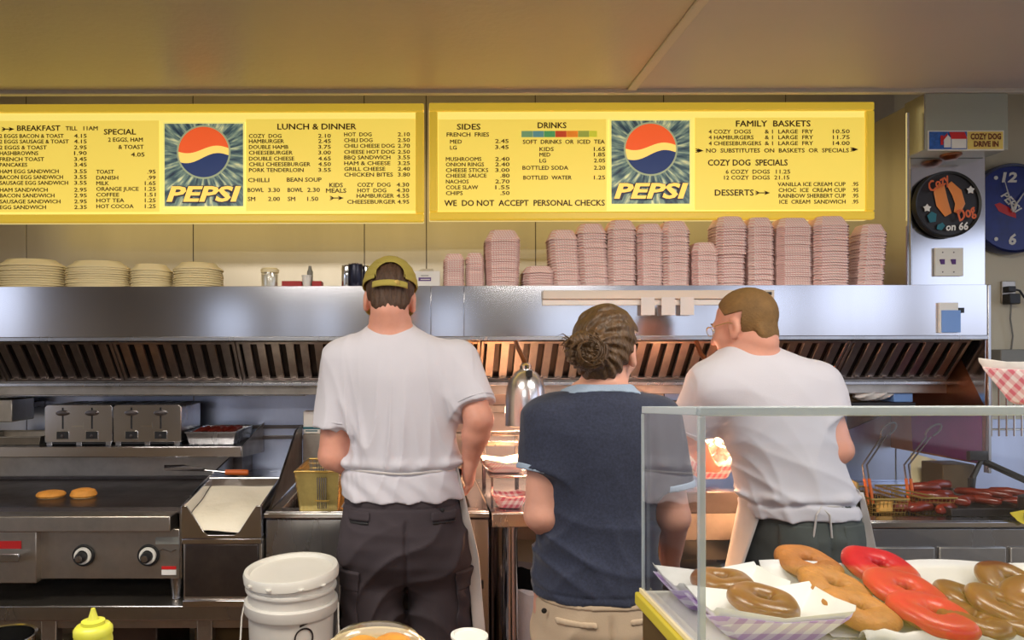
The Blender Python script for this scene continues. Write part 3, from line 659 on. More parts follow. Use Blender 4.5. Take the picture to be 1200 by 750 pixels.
st_ = tag(thing('souvenir_sticker', P(1135, 165, 2.605), 'blue and yellow souvenir sticker reading COZY DOG DRIVE IN on the housing', 'sticker'), 'blue and yellow souvenir sticker reading COZY DOG DRIVE IN on the housing', 'sticker')
def q(px0, px1, py0, py1, y, m, nm, par, d=2.6, bev=0): return MB().box(XP(px0,d), XP(px1,d), y, y+.0015, ZP(py1,d), ZP(py0,d)).build(nm, m, par, bevel=bev)
q(1089.5,1179,153.5,177,2.6075,M['white'],'backing',st_)
q(1091,1135,155,175.5,2.6055,M['sky_print'],'picture_sky',st_); q(1136,1177.5,155,175.5,2.6055,M['yellowpr'],'name_panel',st_)
m_ = MB(); m_.prism([P(1116,175,2.604),P(1133,175,2.604),P(1133,164,2.604),P(1116,164,2.604)],(0,0,0),(0,.001,0)); m_.prism([P(1107,174,2.604),P(1115,174,2.604),P(1115,163,2.604),P(1111,159,2.604),P(1107,163,2.604)],(0,0,0),(0,.001,0)); m_.build('house_wall', M['white'], st_, smooth=False)
m_ = MB(); m_.prism([P(1116,164,2.603),P(1134,164,2.603),P(1131,156,2.603),P(1113,156,2.603)],(0,0,0),(0,.001,0)); m_.prism([P(1105,163,2.603),P(1111,157,2.603),P(1111,160,2.603),P(1106,166,2.603)],(0,0,0),(0,.001,0)); m_.prism([P(1103,171,2.603),P(1106,171,2.603),P(1106,160,2.603),P(1103,160,2.603)],(0,0,0),(0,.001,0)); m_.build('house_roof', M['red'], st_, smooth=False)
m_ = MB(); put_text(m_, 'COZY DOG', XP(1139,2.6), XP(1175,2.6), ZP(164,2.6), 6.5*2.6/800, 2.6045, bold=.05); put_text(m_, 'DRIVE IN', XP(1143,2.6), XP(1172,2.6), ZP(172.5,2.6), 6*2.6/800, 2.6045, bold=.05); m_.build('lettering', M['brownp'], st_, smooth=False)
# round sign
RD = 2.70; rc0 = P(1110, 241, RD)
t = thing('round_sign', (rc0.x, RD, rc0.z), 'round black sign with orange sausage drawing and on 66 lettering', 'sign')
rotY = Matrix.Rotation(PI/2, 3, 'X'); R_ = 39*RD/800
MB().lathe([(0,0),(R_*.93,0),(R_*.93,-.002)], (rc0.x, RD, rc0.z), 56, rot=rotY).build('face', M['blackp'], t)
MB().lathe([(R_*.93,-.010),(R_*.93,.006),(R_*.99,.010),(R_,.004),(R_,-.012)], (rc0.x, RD, rc0.z), 56, rot=rotY, cap=False).build('rim', M['black'], t)
def ptube(pts, r, d): return [P(x, y, d) for x, y in pts]
m_ = MB(); m_.tube(ptube([(1104,217),(1102,226),(1105,240),(1112,253)],0,2.695), [.012,.024,.025,.015], 12); m_.tube(ptube([(1113,216),(1122,227),(1126,240),(1122,251)],0,2.695), [.012,.021,.020,.013], 12)
for v in range(len(m_.v)):
    x, y, z = m_.v[v]; m_.v[v] = (x, 2.6965+(y-2.695)*.15, z)
m_.build('sausage_drawing', M['orangep'], t)
m_ = MB()
put_text(m_, 'Cozy', XP(1087,RD), XP(1114,RD), ZP(228,RD), 12*RD/800, 2.680, bold=.015, shear=.25, angle=.50, pivot=(XP(1087,RD), ZP(228,RD)))
put_text(m_, 'Dog', XP(1120,RD), XP(1143,RD), ZP(262,RD), 13*RD/800, 2.680, bold=.015, shear=.25, angle=.42, pivot=(XP(1120,RD), ZP(262,RD)))
m_.build('lettering', mat('deep_orange_print', srgb(224,104,52), .45), t, smooth=False)
m_ = MB(); put_text(m_, 'on 66', XP(1107,RD), XP(1133,RD), ZP(272,RD), 8.5*RD/800, 2.691, bold=.03, shear=.15, angle=.05, pivot=(XP(1107,RD),ZP(272,RD))); m_.build('lettering', M['white'], t, smooth=False)
for pts in ([(1087,254),(1092,249),(1098,252),(1097,261),(1090,262)],[(1099,265),(1105,262),(1108,266),(1104,271),(1098,270)]): MB().prism([P(x,y,2.693) for x, y in pts],(0,0,0),(0,.001,0)).build('teal_patch', M['tealp'], t, smooth=False)
m_ = MB()
for cx, cy in ((1087,245),(1138,224)):
    pts = []
    for i in range(10):
        r = 5 if i % 2 == 0 else 3; a = PI/2+i*PI/5; pts.append(P(cx+r*math.cos(a), cy-r*math.sin(a), 2.693))
    m_.prism(pts, (0,0,0), (0,.001,0))
m_.build('star_mark', M['white'], t, smooth=False)
# light switch
t = thing('light_switch', P(1111, 325, 2.715), 'white double light switch plate low on the steel column', 'switch')
MB().box(XP(1095,2.715), XP(1128,2.715), 2.709, 2.7185, ZP(325,2.715), ZP(292,2.715)).build('plate', M['whitep'], t, bevel=.002)
for px in (1105, 1118):
    MB().prism([P(px-2,311,2.708), P(px+2.5,311,2.708), P(px+2.5,305,2.700), P(px-2,305,2.700)], (0,0,0), (0,.008,0)).build('toggle', M['red'] if False else M['purple'], t)
sc = MB()
for px in (1105, 1118):
    for py in (297, 320): sc.lathe([(0,-.001),(.003,0)], P(px,py,2.708), 10, rot=rotY)
sc.build('screw', M['steel_dark'], t)
# clock
CD = 3.15; cc = P(1187, 246, CD); t = thing('wall_clock', (cc.x, CD, cc.z), 'round blue cola wall clock with white numerals at the right edge', 'clock'); R_ = 53*CD/800
MB().lathe([(0,0),(R_*.94,0),(R_*.94,.004)], (cc.x, CD, cc.z), 56, rot=rotY).build('face', M['blue'], t)
MB().lathe([(R_*.93,-.006),(R_*.93,.012),(R_*.98,.016),(R_,.006),(R_,-.03)], (cc.x, CD, cc.z), 56, rot=rotY, cap=False).build('rim', mat('dark_blue_rim', srgb(16,28,80), .3), t)
m_ = MB()
for s, px, py, h, wd in (('12',1173,215,11,18),('6',1181,288,12,9),('3',1229,252,12,9),('9',1136,252,12,9)):
    put_text(m_, s, XP(px,CD), XP(px+wd,CD), ZP(py,CD), h*CD/800, CD-.006, bold=.04, shear=.15)
m_.build('numeral', M['white'], t, smooth=False)
m_ = MB()
for k in range(12):
    if k % 3 == 0: continue
    a = PI/2-k*PI/6; c = (cc.x+math.cos(a)*R_*.78, CD-.005, cc.z+math.sin(a)*R_*.78); m_.lathe([(0,0),(.009,0),(.009,.002)], c, 12, rot=rotY)
m_.build('hour_dot', M['white'], t)
m_ = MB(); m_.tube([P(1187,247,CD-.012), P(1203,224,CD-.012)], [.005,.002], 6); m_.build('hour_hand', M['white'], t)
m_ = MB(); m_.tube([P(1188,250,CD-.014), P(1178,214,CD-.014)], [.004,.0015], 6); m_.build('minute_hand', M['white'], t)
m_ = MB(); m_.lathe([(0,.008),(.008,.006),(.009,0)], P(1187,247,CD-.01), 16, rot=rotY); m_.build('hub', M['whitep'], t)
m_ = MB(); m_.prism([P(x,y,CD-.003) for x, y in ((1163,242),(1166,237),(1173,237),(1184,243),(1194,252),(1196,259),(1186,262),(1172,255),(1165,249))], (0,0,0), (0,.001,0)); m_.build('logo_white', M['white'], t, smooth=False)
m_ = MB(); m_.prism([P(x,y,CD-.005) for x, y in ((1166,241),(1172,239),(1182,244),(1191,252),(1191,257),(1182,254),(1171,249))], (0,0,0), (0,.001,0)); m_.build('logo_red', M['red'], t, smooth=False)
m_ = MB(); put_text(m_, 'PEPSI', XP(1173,CD), XP(1201,CD), ZP(232,CD), 9*CD/800, CD-.007, bold=.03, shear=.2, angle=-.85, pivot=(XP(1173,CD), ZP(230,CD))); m_.build('lettering', M['white'], t, smooth=False)
# outlet, adapter, cable, grey box, rack
t = thing('power_outlet', P(1181, 357, 3.195), 'metal power outlet on the wall right of the hood', 'outlet')
MB().box(XP(1174,3.19), XP(1190,3.19), 3.188, 3.1985, ZP(357,3.19), ZP(331,3.19)).build('plate', M['steel_dull'], t, bevel=.002)
t = thing('plug_adapter', P(1185, 357, 3.17), 'black plug adapter with a cable hanging from the wall outlet', 'plug')
MB().box(XP(1178,3.17), XP(1191,3.17), 3.145, 3.187, ZP(358,3.17), ZP(346,3.17)).build('body', M['black'], t, bevel=.004)
MB().tube([P(1185,357,3.165), P(1184,375,3.175), P(1187,395,3.18), P(1185,412,3.185)], .0035, 6).build('cable', M['grey'], t)
t = thing('plug', P(1185, 340, 3.17), 'black plug with a cable running right in the upper outlet socket', 'plug')
MB().box(XP(1179,3.17), XP(1188,3.17), 3.155, 3.187, ZP(344,3.17), ZP(337,3.17)).build('body', M['black'], t, bevel=.004)
MB().tube([P(1187,340,3.165), P(1195,342,3.16), P(1202,352,3.16), P(1212,360,3.17)], .005, 6).build('cable', M['black'], t)
o = MB().box(XP(1162,3.1), XP(1250,3.1), 3.05, 3.19, ZP(438,3.1), ZP(411,3.1)).build('grey_box', M['grey'], origin=P(1200,438,3.1), bevel=.004); tag(o, 'grey enamelled wall box below the power outlet', 'box')
t = thing('wire_rack', P(1190, 500, 3.0), 'chromed wire rack against the wall behind the checked basket', 'rack')
for k in range(12):
    x = XP(1166+k*9, 3.0); MB().tube([(x, 3.02, 1.10), (x, 3.02, ZP(428,3.0))], .004, 6).build('wire', M['chrome'], t)
for z in (ZP(436,3.0), ZP(488,3.0), 1.13): MB().tube([(XP(1160,3.0), 3.026, z), (XP(1275,3.0), 3.026, z)], .005, 6).build('crossbar', M['chrome'], t)
ORD = ['topmost','second','third','fourth','fifth','sixth','seventh','eighth','ninth','tenth','eleventh','twelfth','thirteenth','fourteenth','fifteenth','sixteenth','seventeenth','eighteenth','nineteenth','twentieth','twenty-first','twenty-second','twenty-third','twenty-fourth','twenty-fifth','twenty-sixth','twenty-seventh','twenty-eighth','twenty-ninth','thirtieth','thirty-first','thirty-second']
def rank(k, n): return 'topmost' if k == n else ('bottom one' if k == 0 else ORD[n-k]+' from the top')
# ================================================================ STACKED PLATES ON THE HOOD
def make_plate(rx, ry, nm, label, group):
    """one plate lying upside down"""
    m = MB(); m.lathe([(0,.028),(rx*.64,.028),(rx*.70,.027),(rx*.78,.018),(rx*.97,.004),(rx,.000),(rx*.995,-.0025),(rx*.95,.000),(rx*.74,.014),(rx*.62,.023),(0,.024)], (0,0,0), 44, sx=1, sy=ry/rx)
    o = m.build(nm, M['cream']); return tag(o, label, 'plate', group)
for i, (a, b, yt, oval, lab) in enumerate(((-3, 77, 304, .62, 'cream oval platter, leftmost stack on the hood, '), (78, 153, 306, .62, 'cream oval platter, second stack on the hood, '),
        (154.5, 202, 310, 1, 'small cream plate, stack beside the platters, '), (204, 261, 308.5, 1, 'small cream plate, rightmost plate stack, '))):
    d = 2.66+(b-a)*2.8/1600*oval; rx = (b-a)/2*d/800; ry = rx*oval
    cx = XP((a+b)/2, d); ztop = ZP(yt, d); n = int(round((ztop-.028-HZ1)/.0095)); pit = (ztop-.0306-HZ1)/n
    p0 = make_plate(rx, ry, 'platter' if oval < 1 else 'plate', lab, ('oval platters, leftmost stack', 'oval platters, second stack', 'small plates, third stack', 'small plates, fourth stack')[i])
    for k in range(n+1):
        o = p0 if k == 0 else p0.copy()
        if k: COL.objects.link(o)
        o['label'] = lab+rank(k, n)
        o.location = (cx+random.uniform(-.002,.002), d+random.uniform(-.002,.002), HZ1+.0026+k*pit)

# ================================================================ STACKED PAPER FOOD TRAYS
def tray_mesh(rx, ry, h, nm='paper_tray'):
    """upside-down folded paper boat: thin shell, clipped corners, flared wavy rim"""
    m = MB(); cor = .34; rings = []
    def ring(ax, ay, z, wav=0):
        c = cor*min(ax, ay)*1.0; pts = []
        base = [(ax-c,-ay),(ax,-ay+c),(ax,ay-c),(ax-c,ay),(-ax+c,ay),(-ax,ay-c),(-ax,-ay+c),(-ax+c,-ay)]
        for i in range(8):
            p, q_ = base[i], base[(i+1)%8]
            for s in (0, .5): pts.append((p[0]+(q_[0]-p[0])*s, p[1]+(q_[1]-p[1])*s, z+(wav if s else -wav)))
        return pts
    R1 = ring(rx*.60, ry*.60, h); R2 = ring(rx*.69, ry*.69, h*.94); R3 = ring(rx*.97, ry*.97, h*.12, .0012); R4 = ring(rx, ry, 0, .0018); R5 = ring(rx*.985, ry*.985, .001, .0018)
    vs = [(0,0,h)]; fs = []
    for R in (R1, R2, R3, R4, R5): vs += R
    n = 16
    for k in range(n): fs.append((0, 1+k, 1+(k+1)%n))
    for r in range(4):
        for k in range(n): fs.append((1+r*n+k, 1+r*n+(k+1)%n, 1+(r+1)*n+(k+1)%n, 1+(r+1)*n+k))
    m.add(vs, fs); return m.build(nm, M['ging'], angle=25)
stacks = [(519.5,544,299,0,'narrow stack touching the white carton'),(545.5,567.5,298,0,'second narrow stack by the carton'),(567.5,608.5,272,0,'broad stack standing apart'),(611,649,314,0,'very low flat stack'),
 (643,679,272,-.045,'left-leaning stack next to the low one'),(675,711,265,-.03,'second stack right of the low one'),(708.5,743,261,0,'tall stack above the hair bun'),(742.5,775,265,0,'fourth stack right of the low one'),
 (772,805,262,0,'stack left of the half-height one'),(806.5,838.5,287,0,'half-height stack'),(833.5,870.5,257,0,'stack with bulging top half'),(871.5,902.5,258,0,'slim stack beside the bulging one'),
 (903.5,945.5,259,0,'broad smooth stack above the rail end'),(946,988.5,257,0,'broadest right-hand stack'),(989,1005,279,0,'half-hidden narrow stack at right'),(998.5,1031,266,.04,'rightmost leaning stack')]
for i, (a, b, yt, lean, desc) in enumerate(stacks):
    d = 2.735 if i != 14 else 2.80; rx = (b-a)/2*d/800*(.96 if lean else 1); ry = min(rx*1.0, .062); cx = XP((a+b)/2, d); ztop = ZP(yt, d); h = .042 if b-a > 26 else .028
    if i == 3: h = .03
    H = ztop-h-HZ1; pit = .0112 if i not in (12, 2, 0, 1, 14) else .0085
    n = max(2, int(round(H/pit))); pit = H/n
    p0 = tray_mesh(rx, ry, h); tag(p0, 'pink checked paper tray, '+desc, 'paper tray', 'paper trays: '+desc)
    for k in range(n+1):
        o = p0 if k == 0 else p0.copy()
        if k: COL.objects.link(o)
        o['label'] = 'pink checked paper tray, '+desc+', '+rank(k, n)
        z = HZ1+.0022+k*pit; s = 1.0
        if i == 10: s = .90 if k < n*.5 else 1.0
        if i in (6, 7, 8): s = .95+.05*(k/n)
        if i == 2: s = .93+.07*min(1, 1.4*k/n)
        o.location = (cx-lean*.5*(H)*1+lean*(z-HZ1)*1.6+random.uniform(-.0012,.0012), d+random.uniform(-.002,.002), z); o.scale = (s*random.uniform(.985,1), s, 1)

# small goods on the hood
d = 2.75
def onhood(px0, px1): return XP((px0+px1)/2, d), (px1-px0)/2*d/800
x, r = onhood(306, 327); t = thing('glass_shaker', (x, d, HZ1), 'ribbed glass shaker jar with pale lid on the hood', 'jar')
m_ = MB(); prof = [(r*.8,.001),(r*.92,.004),(r*.97,.04),(r*.9,.066),(r*.86,.066),(r*.9,.04),(r*.86,.006),(0,.006)]; m_.lathe(prof, (x,d,HZ1), 24); m_.build('jar', M['film'], t)
m_ = MB(); m_.lathe([(r*.8,.007),(r*.84,.03),(r*.84,.055),(0,.056)], (x,d,HZ1), 20); m_.build('contents', M['whitep'], t)
m_ = MB(); m_.lathe([(r,.064),(r*1.02,.076),(r*.85,.082),(0,.084)], (x,d,HZ1), 24); m_.build('lid', M['cream'], t)
for px0, px1, lab in ((332,355,'small flat red box left of the white cup on the hood'),(367,378,'small flat red box right of the white cup on the hood')):
    x, r = onhood(px0, px1); o = MB().box(x-r, x+r, d-.03, d+.03, HZ1, HZ1+.028).build('flat_box', M['redbox'], origin=(x,d,HZ1), bevel=.002); tag(o, lab, 'box')
x, r = onhood(355, 366); t = thing('paper_cup', (x, d-.02, HZ1), 'small white paper cup between the red boxes on the hood', 'cup')
MB().lathe([(r*.75,0),(r,.048),(r*.9,.048),(r*.68,.003),(0,.003)], (x,d-.02,HZ1), 20).build('cup', M['white'], t)
MB().lathe([(r*1.0,.045),(r*1.07,.047),(r*1.07,.051),(r*.98,.051)], (x,d-.02,HZ1), 20, cap=False).build('rim', M['white'], t)
x = XP(363.5, 2.80); t = thing('plastic_tube', (x, 2.80, HZ1), 'tall thin pale plastic tube behind the white cup', 'tube')
MB().lathe([(.012,0),(.012,.075),(.008,.082),(.006,.098),(0,.099)], (x,2.80,HZ1), 16).build('tube', M['grey'], t); MB().lathe([(.0125,.0),(.0125,.012)], (x,2.80,HZ1), 16).build('band', M['white'], t)
o = MB().box(XP(378,2.8), XP(402,2.8), 2.78, 2.82, HZ1, HZ1+.014).build('dark_strip', M['black'], origin=P(390,335,2.8)); tag(o, 'thin dark metal strip lying beside the striped can', 'strip')
for px0, px1, h_, lab, m1, dd in ((402,413,.088,'silver drinks can left of the dark can','chrome',2.74),(408,425.5,.092,'dark navy can right beside the silver can on the hood','navycan',2.72),(424,436,.088,'silver can half hidden behind the olive cap','chrome',2.76)):
    if m1 == 'navycan' and 'navycan' not in M: M['navycan'] = mat('navy_tin', srgb(28,30,52), .3, .4)
    x = XP((px0+px1)/2, dd); r = max((px1-px0)/2*dd/800, .024)
    t = thing('tin_can', (x, dd, HZ1), lab, 'can')
    MB().lathe([(r*.95,.001),(r,.004),(r,h_-.004),(r*.96,h_)], (x,dd,HZ1), 28).build('body', M[m1], t)
    MB().lathe([(r*.96,h_),(r*.99,h_+.003),(r*.92,h_+.003),(r*.90,h_),(0,h_)], (x,dd,HZ1), 28).build('rim', M['chrome'], t)
x, r = onhood(478.5, 515.5); t = thing('carton', (x, d, HZ1), 'white carton with a purple printed label on the hood behind the cap', 'carton')
MB().box(x-r, x+r, d-.035, d+.05, HZ1, HZ1+.066).build('box', M['white'], t, bevel=.002)
MB().prism([(x-.02,d-.02,HZ1+.066),(x+.04,d-.02,HZ1+.066),(x+.035,d+.02,HZ1+.082),(x-.012,d+.02,HZ1+.080)],(0,0,0),(0,.01,.002)).build('flap', M['white'], t)
m_ = MB(); m_.box(x-.022, x+.028, d-.0358, d-.035, HZ1+.026, HZ1+.040); m_.build('label', M['purple'], t)
MB().box(x-.014, x+.024, d-.0362, d-.0358, HZ1+.031, HZ1+.034).build('label_line', M['white'], t); MB().box(x-.012, x+.018, d-.0358, d-.035, HZ1+.046, HZ1+.049).build('faint_line', M['grey'], t)

# ================================================================ EQUIPMENT STAND AND GRIDDLE
TX1 = -.530; TZ = .609
t = thing('equipment_stand', (-1.5, 2.7, 0), 'low stainless equipment stand carrying the griddle and breading bin', 'table')
MB().box(-2.6, TX1, 2.33, 3.15, TZ-.006, TZ).build('top', M['steel_dull'], t, bevel=.002)
MB().box(-2.6, TX1, 2.325, 2.335, TZ-.052, TZ).build('front_edge', M['steel'], t, bevel=.004)
MB().box(-2.6, TX1, 2.36, 2.38, TZ-.09, TZ-.053).build('apron_rail', M['steel_dull'], t, bevel=.002)
for px in (58, 240): MB().box(XP(px-9,2.36), XP(px+9,2.36), 2.35, 2.39, 0.006, TZ-.05).build('leg', M['steel_dull'], t, bevel=.003)
for x in (-2.55, TX1-.04):
    for y in (2.36, 3.10): MB().box(x, x+.04, y, y+.04, 0.006, TZ-.007).build('leg', M['steel_dull'], t, bevel=.003)
MB().box(-2.5, TX1-.05, 2.42, 3.08, .20, .215).build('undershelf', M['steel_dull'], t, bevel=.003)
# things stored under
for px0, px1, z1, m1, lab in ((95, 190, .50, 'steel_dark', 'dark storage box under the stand behind the mustard bottle'), (232, 300, .49, 'counter', 'brown carton under the stand beside the white bucket')):
    o = MB().box(XP(px0,2.5), XP(px1,2.5), 2.45, 2.8, .216, z1).build('storage_box', M[m1], origin=(XP(px0,2.5),2.5,.215), bevel=.006); tag(o, lab, 'box')
GX0, GX1, GY0, GY1, GZ = -2.3, -.828, 2.34, 2.97, .93
g = thing('griddle', (-1.5, 2.6, TZ), 'long stainless flat-top griddle with two round knobs on the left', 'griddle')
MB().box(GX0, GX1+.01, GY0+.05, GY1, GZ-.018, GZ).build('cooking_plate', M['griddle'], g, bevel=.002)
MB().box(GX0, GX1-.012, GY0-.03, GY0+.05, GZ-.066, GZ-.012).build('grease_gutter', M['steel_dull'], g, bevel=.004)
MB().box(GX0, GX1-.005, GY0+.042, GY0+.052, GZ-.02, GZ+.003).build('front_rim', M['steel_dark'], g)
MB().box(XP(47,2.36), GX1+.004, 2.355, 2.90, ZP(677,2.36), GZ-.067).build('control_body', M['steel_dull'], g, bevel=.003)
MB().box(GX0, XP(43,2.33), 2.325, 2.90, ZP(682,2.33), GZ-.068).build('drawer_unit', M['steel_dull'], g, bevel=.003)
MB().box(GX0, GX1+.004, GY1, GY1+.02, GZ-.01, 1.025).build('back_splash', M['steel_dull'], g, bevel=.002)
MB().box(GX0, GX1, GY1-.02, GY1-.0005, GZ+.001, GZ+.012).build('back_bead', M['steel_dark'], g)
m_ = MB(); m_.prism([(GX1+.011,GY0-.005,.70),(GX1+.011,GY0-.005,GZ+.01),(GX1+.011,2.5,GZ+.045),(GX1+.011,GY1+.02,1.03),(GX1+.011,GY1+.02,.70)],(0,0,0),(.008,0,0)); m_.build('side_guard', M['steel'], g)
for px in (-60, 204):
    for y in (2.40, 2.86):
        m_ = MB(); m_.lathe([(.014,0),(.018,.004),(.016,.012),(.024,ZP(677,2.36)-TZ)], (XP(px,2.38), y, TZ), 16); m_.build('leg', M['steel'], g)
for px in (97.5, 173.5):
    c = P(px, 650, 2.352)
    k = MB().lathe([(0,.001),(.038,.001),(.038,-.0),(.036,-.0)], c, 40, rot=rotY).lathe([(.030,.002),(.036,.007),(.038,0)], c, 40, rot=rotY, cap=False).build('dial', M['black'], g)
    MB().lathe([(.019,.004),(.020,.012),(.028,.012),(.029,.004)], c, 36, rot=rotY, cap=False).build('scale_ring', M['whitep'], k)
    c2 = P(px-1, 651.5, 2.345)
    MB().lathe([(.018,-.004),(.018,.022),(.014,.030),(0,.030)], c2, 28, rot=rotY).build('grip', M['black'], k)
    MB().lathe([(0,.0325),(.011,.032),(.012,.030)], c2, 24, rot=rotY, cap=False).build('cap', M['steel'], k)
def gq(px0, px1, py0, py1, d, m, nm): return MB().box(XP(px0,d), XP(px1,d), d-.0015, d, ZP(py1,d), ZP(py0,d)).build(nm, m, g)
gq(182,209,629,637,2.354,M['grey'],'data_plate'); gq(189,206,663,666.5,2.3535,M['red'],'warning_label'); gq(189,206,667,673,2.3535,M['white'],'instruction_label'); 
gq(-40,24.5,633,642,2.324,M['redbox'],'name_plate')
MB().tube([P(186,645,2.35),P(190,643,2.35),P(200,646,2.35),P(206,643,2.35)],.002,6).build('wire_tag', M['steel'], g)
h_ = MB(); h_.hexa([P(-40,658,2.29),P(22,658,2.29),P(24,652,2.325),P(-40,652,2.325),P(-40,648,2.29),P(22,648,2.29),P(24,648,2.325),P(-40,648,2.325)]); h_.build('drawer_handle', M['steel'], g, bevel=.003)
# toasted bun halves
for k, (px, lab) in enumerate(((54.5, 'toasted bun half on the griddle, the left one of two'), (93, 'domed toasted bun half on the griddle, the right one of two'))):
    c = P(px, 587-k*1.5, 2.55); t = thing('bun_half', (c.x, 2.58, GZ), lab, 'bun')
    rr = .052 if k == 0 else .048; zz = .022 if k == 0 else .030
    m_ = MB(); m_.lathe([(rr*.9,.0),(rr,.006),(rr*.98,.012),(rr*.85,zz*.8),(rr*.5,zz),(0,zz+.002)], (c.x,2.58,GZ+.001), 28, sy=.95); m_.build('crust', M['bread'], t)
    m_ = MB(); m_.lathe([(rr*.89,0),(rr*.9,.004),(0,.004)], (c.x,2.58,GZ), 28, sy=.95); m_.build('crumb', M['cream'], t)
# over-shelf with toasters
sh = thing('over_shelf', (-1.4, 2.95, GZ), 'stainless shelf behind the griddle carrying the two toasters', 'shelf')
SZ = ZP(522.5, 2.80); SX1 = XP(283, 2.80)
MB().box(-2.6, SX1, 2.80, 3.185, SZ-.006, SZ).build('shelf_top', M['steel'], sh, bevel=.002)
MB().box(-2.6, SX1, 2.795, 2.806, SZ-.044, SZ).build('front_lip', M['steel_hood'], sh, bevel=.003)
m_ = MB(); m_.prism([(SX1,2.80,SZ-.044),(SX1,3.185,SZ-.075),(SX1,3.185,SZ+.06),(SX1,2.80,SZ)],(0,0,0),(.004,0,0)); m_.build('end_bracket', M['steel_dull'], sh)
MB().box(-2.3, SX1-.05, 3.0, 3.185, GZ+.0, SZ-.007).build('support', M['steel_dark'], sh)
def toaster(px0, px1, lab):
    y0, y1 = 2.825, 3.08; x0, x1 = XP(px0, y0), XP(px1, y0); z0, z1 = SZ, ZP(473.5, y0); t = thing('toaster', ((x0+x1)/2, 2.95, SZ), lab, 'toaster')
    m_ = MB(); rs = .018; n = 5; pf = []
    for i in range(n+1): a = PI/2*i/n; pf.append((x1-rs+rs*math.sin(a), z1-rs*.8+rs*.8*math.cos(a)))
    prof = [(x0, z0+.016)]+[(x0+x1-p[0], p[1]) for p in pf[::-1]]+pf+[(x1, z0+.016)]
    m_.prism([(p[0], y0+.004, p[1]) for p in prof], (0,0,0), (0, y1-y0-.008, 0)); m_.build('body', M['steel'], t, bevel=.002)
    MB().prism([(p[0]*.992+(x0+x1)/2*.008, y0, p[1]-.001) for p in prof], (0,0,0), (0,.0045,0)).build('front_plate', M['steel_hood'], t, bevel=.001)
    MB().box(x0+.012, x1-.012, y0+.006, y1-.006, z0+.006, z0+.0155).build('base', M['black'], t)
    MB().box(x0+.004, x1-.004, y1-.008, y1+.006, z0+.01, z1-.002).build('back_plate', M['black'], t, bevel=.003)
    for fx in (x0+.006, (x0+x1)/2-.012, x1-.03):
        MB().box(fx, fx+.024, y0+.002, y0+.02, z0, z0+.018).build('foot', M['steel'], t, bevel=.002)
    for k in range(4):
        xx = x0+(x1-x0)*(.16+.225*k); MB().box(xx, xx+.028, y0+.05, y1-.03, z1-.0004, z1+.0012).build('slot', M['black'], t)
    for u in (.27, .70):
        cx = x0+(x1-x0)*u; zc = z1-.034
        MB().box(cx-.0032, cx+.0032, y0-.0012, y0+.001, z0+.07, z1-.012).build('lever_slot', M['black'], t)
        lv = MB(); lv.lathe([(0,.014),(.022,.012),(.026,.006),(.025,0)], (cx, y0-.002, zc), 20, sy=.45, rot=rotY); lv.build('lever', M['steel_dark'], t)
        MB().box(cx-.027, cx+.027, y0-.002, y0+.001, z0+.026, z0+.062).build('control_bezel', M['chrome'], t, bevel=.002)
        MB().box(cx-.024, cx+.024, y0-.0035, y0-.002, z0+.029, z0+.059).build('control_window', M['black'], t)
        MB().lathe([(0,.004),(.006,.003),(.007,0)], (cx, y0-.0035, z0+.041), 14, rot=rotY).build('button', M['steel_dark'], t)
    bx = (x0+x1)/2
    MB().box(bx-.026, bx+.018, y0-.0015, y0, z0+.078, z0+.084).build('badge', M['chrome'], t)
    MB().box(bx+.018, bx+.021, y0-.0015, y0, z0+.070, z0+.098).build('badge', M['chrome'], t)
toaster(52, 131.5, 'stainless four-slot toaster on the over-shelf, the left one')
toaster(132.5, 212, 'stainless four-slot toaster on the over-shelf, the right one')
def tray(nm, x0, x1, y0, y1, z, h, lab, m1='steel', th=.003, cat='tray'):
    t = thing(nm, ((x0+x1)/2, (y0+y1)/2, z), lab, cat); m_ = MB(); e = .012
    o_ = [(x0+e,y0+e,z),(x1-e,y0+e,z),(x1-e,y1-e,z),(x0+e,y1-e,z)]; r_ = [(x0,y0,z+h),(x1,y0,z+h),(x1,y1,z+h),(x0,y1,z+h)]
    i_ = [(x0+th*2,y0+th*2,z+h),(x1-th*2,y0+th*2,z+h),(x1-th*2,y1-th*2,z+h),(x0+th*2,y1-th*2,z+h)]; b_ = [(x0+e+th,y0+e+th,z+th),(x1-e-th,y0+e+th,z+th),(x1-e-th,y1-e-th,z+th),(x0+e+th,y1-e-th,z+th)]
    vs = o_+r_+i_+b_; fs = [(3,2,1,0)]
    for a in (0,4,8):
        for k in range(4): fs.append((a+k, a+(k+1)%4, a+4+(k+1)%4, a+4+k))
    fs.append((12,13,14,15)); m_.add(vs, fs); m_.build('pan', M[m1], t, bevel=.002)
    rm = MB(); rm.tube([r_[0], r_[1], r_[2], r_[3]], .0035, 6, closed=True); rm.build('rolled_rim', M[m1], t)
    return t
tray('metal_pan', XP(217,2.83), XP(276,2.83), 2.83, 3.13, SZ+.001, .052, 'shallow steel pan with cooked bacon right of the toasters', 'steel')
tray('metal_pan', XP(-40,2.83), XP(47,2.83), 2.83, 3.08, SZ+.001, .035, 'shallow steel pan at the far left end of the over-shelf', 'steel_dull')
for k in range(7):
    x = XP(228+k*6.5, 2.9); y = 2.90+.02*(k % 3); pts = [(x+.0, y-.02, SZ+.045+.006*(k%2)), (x+.02, y+.03, SZ+.056+.003*(k%2)), (x+.005, y+.08, SZ+.050), (x+.025, y+.13, SZ+.056)]
    o = MB().tube(pts, [.006,.012,.010,.006], 6).build('bacon_rasher', M['bacon'], origin=pts[0]); tag(o, 'curled cooked bacon rasher heaped in the pan right of the toasters', 'bacon', 'bacon rashers in the pan')
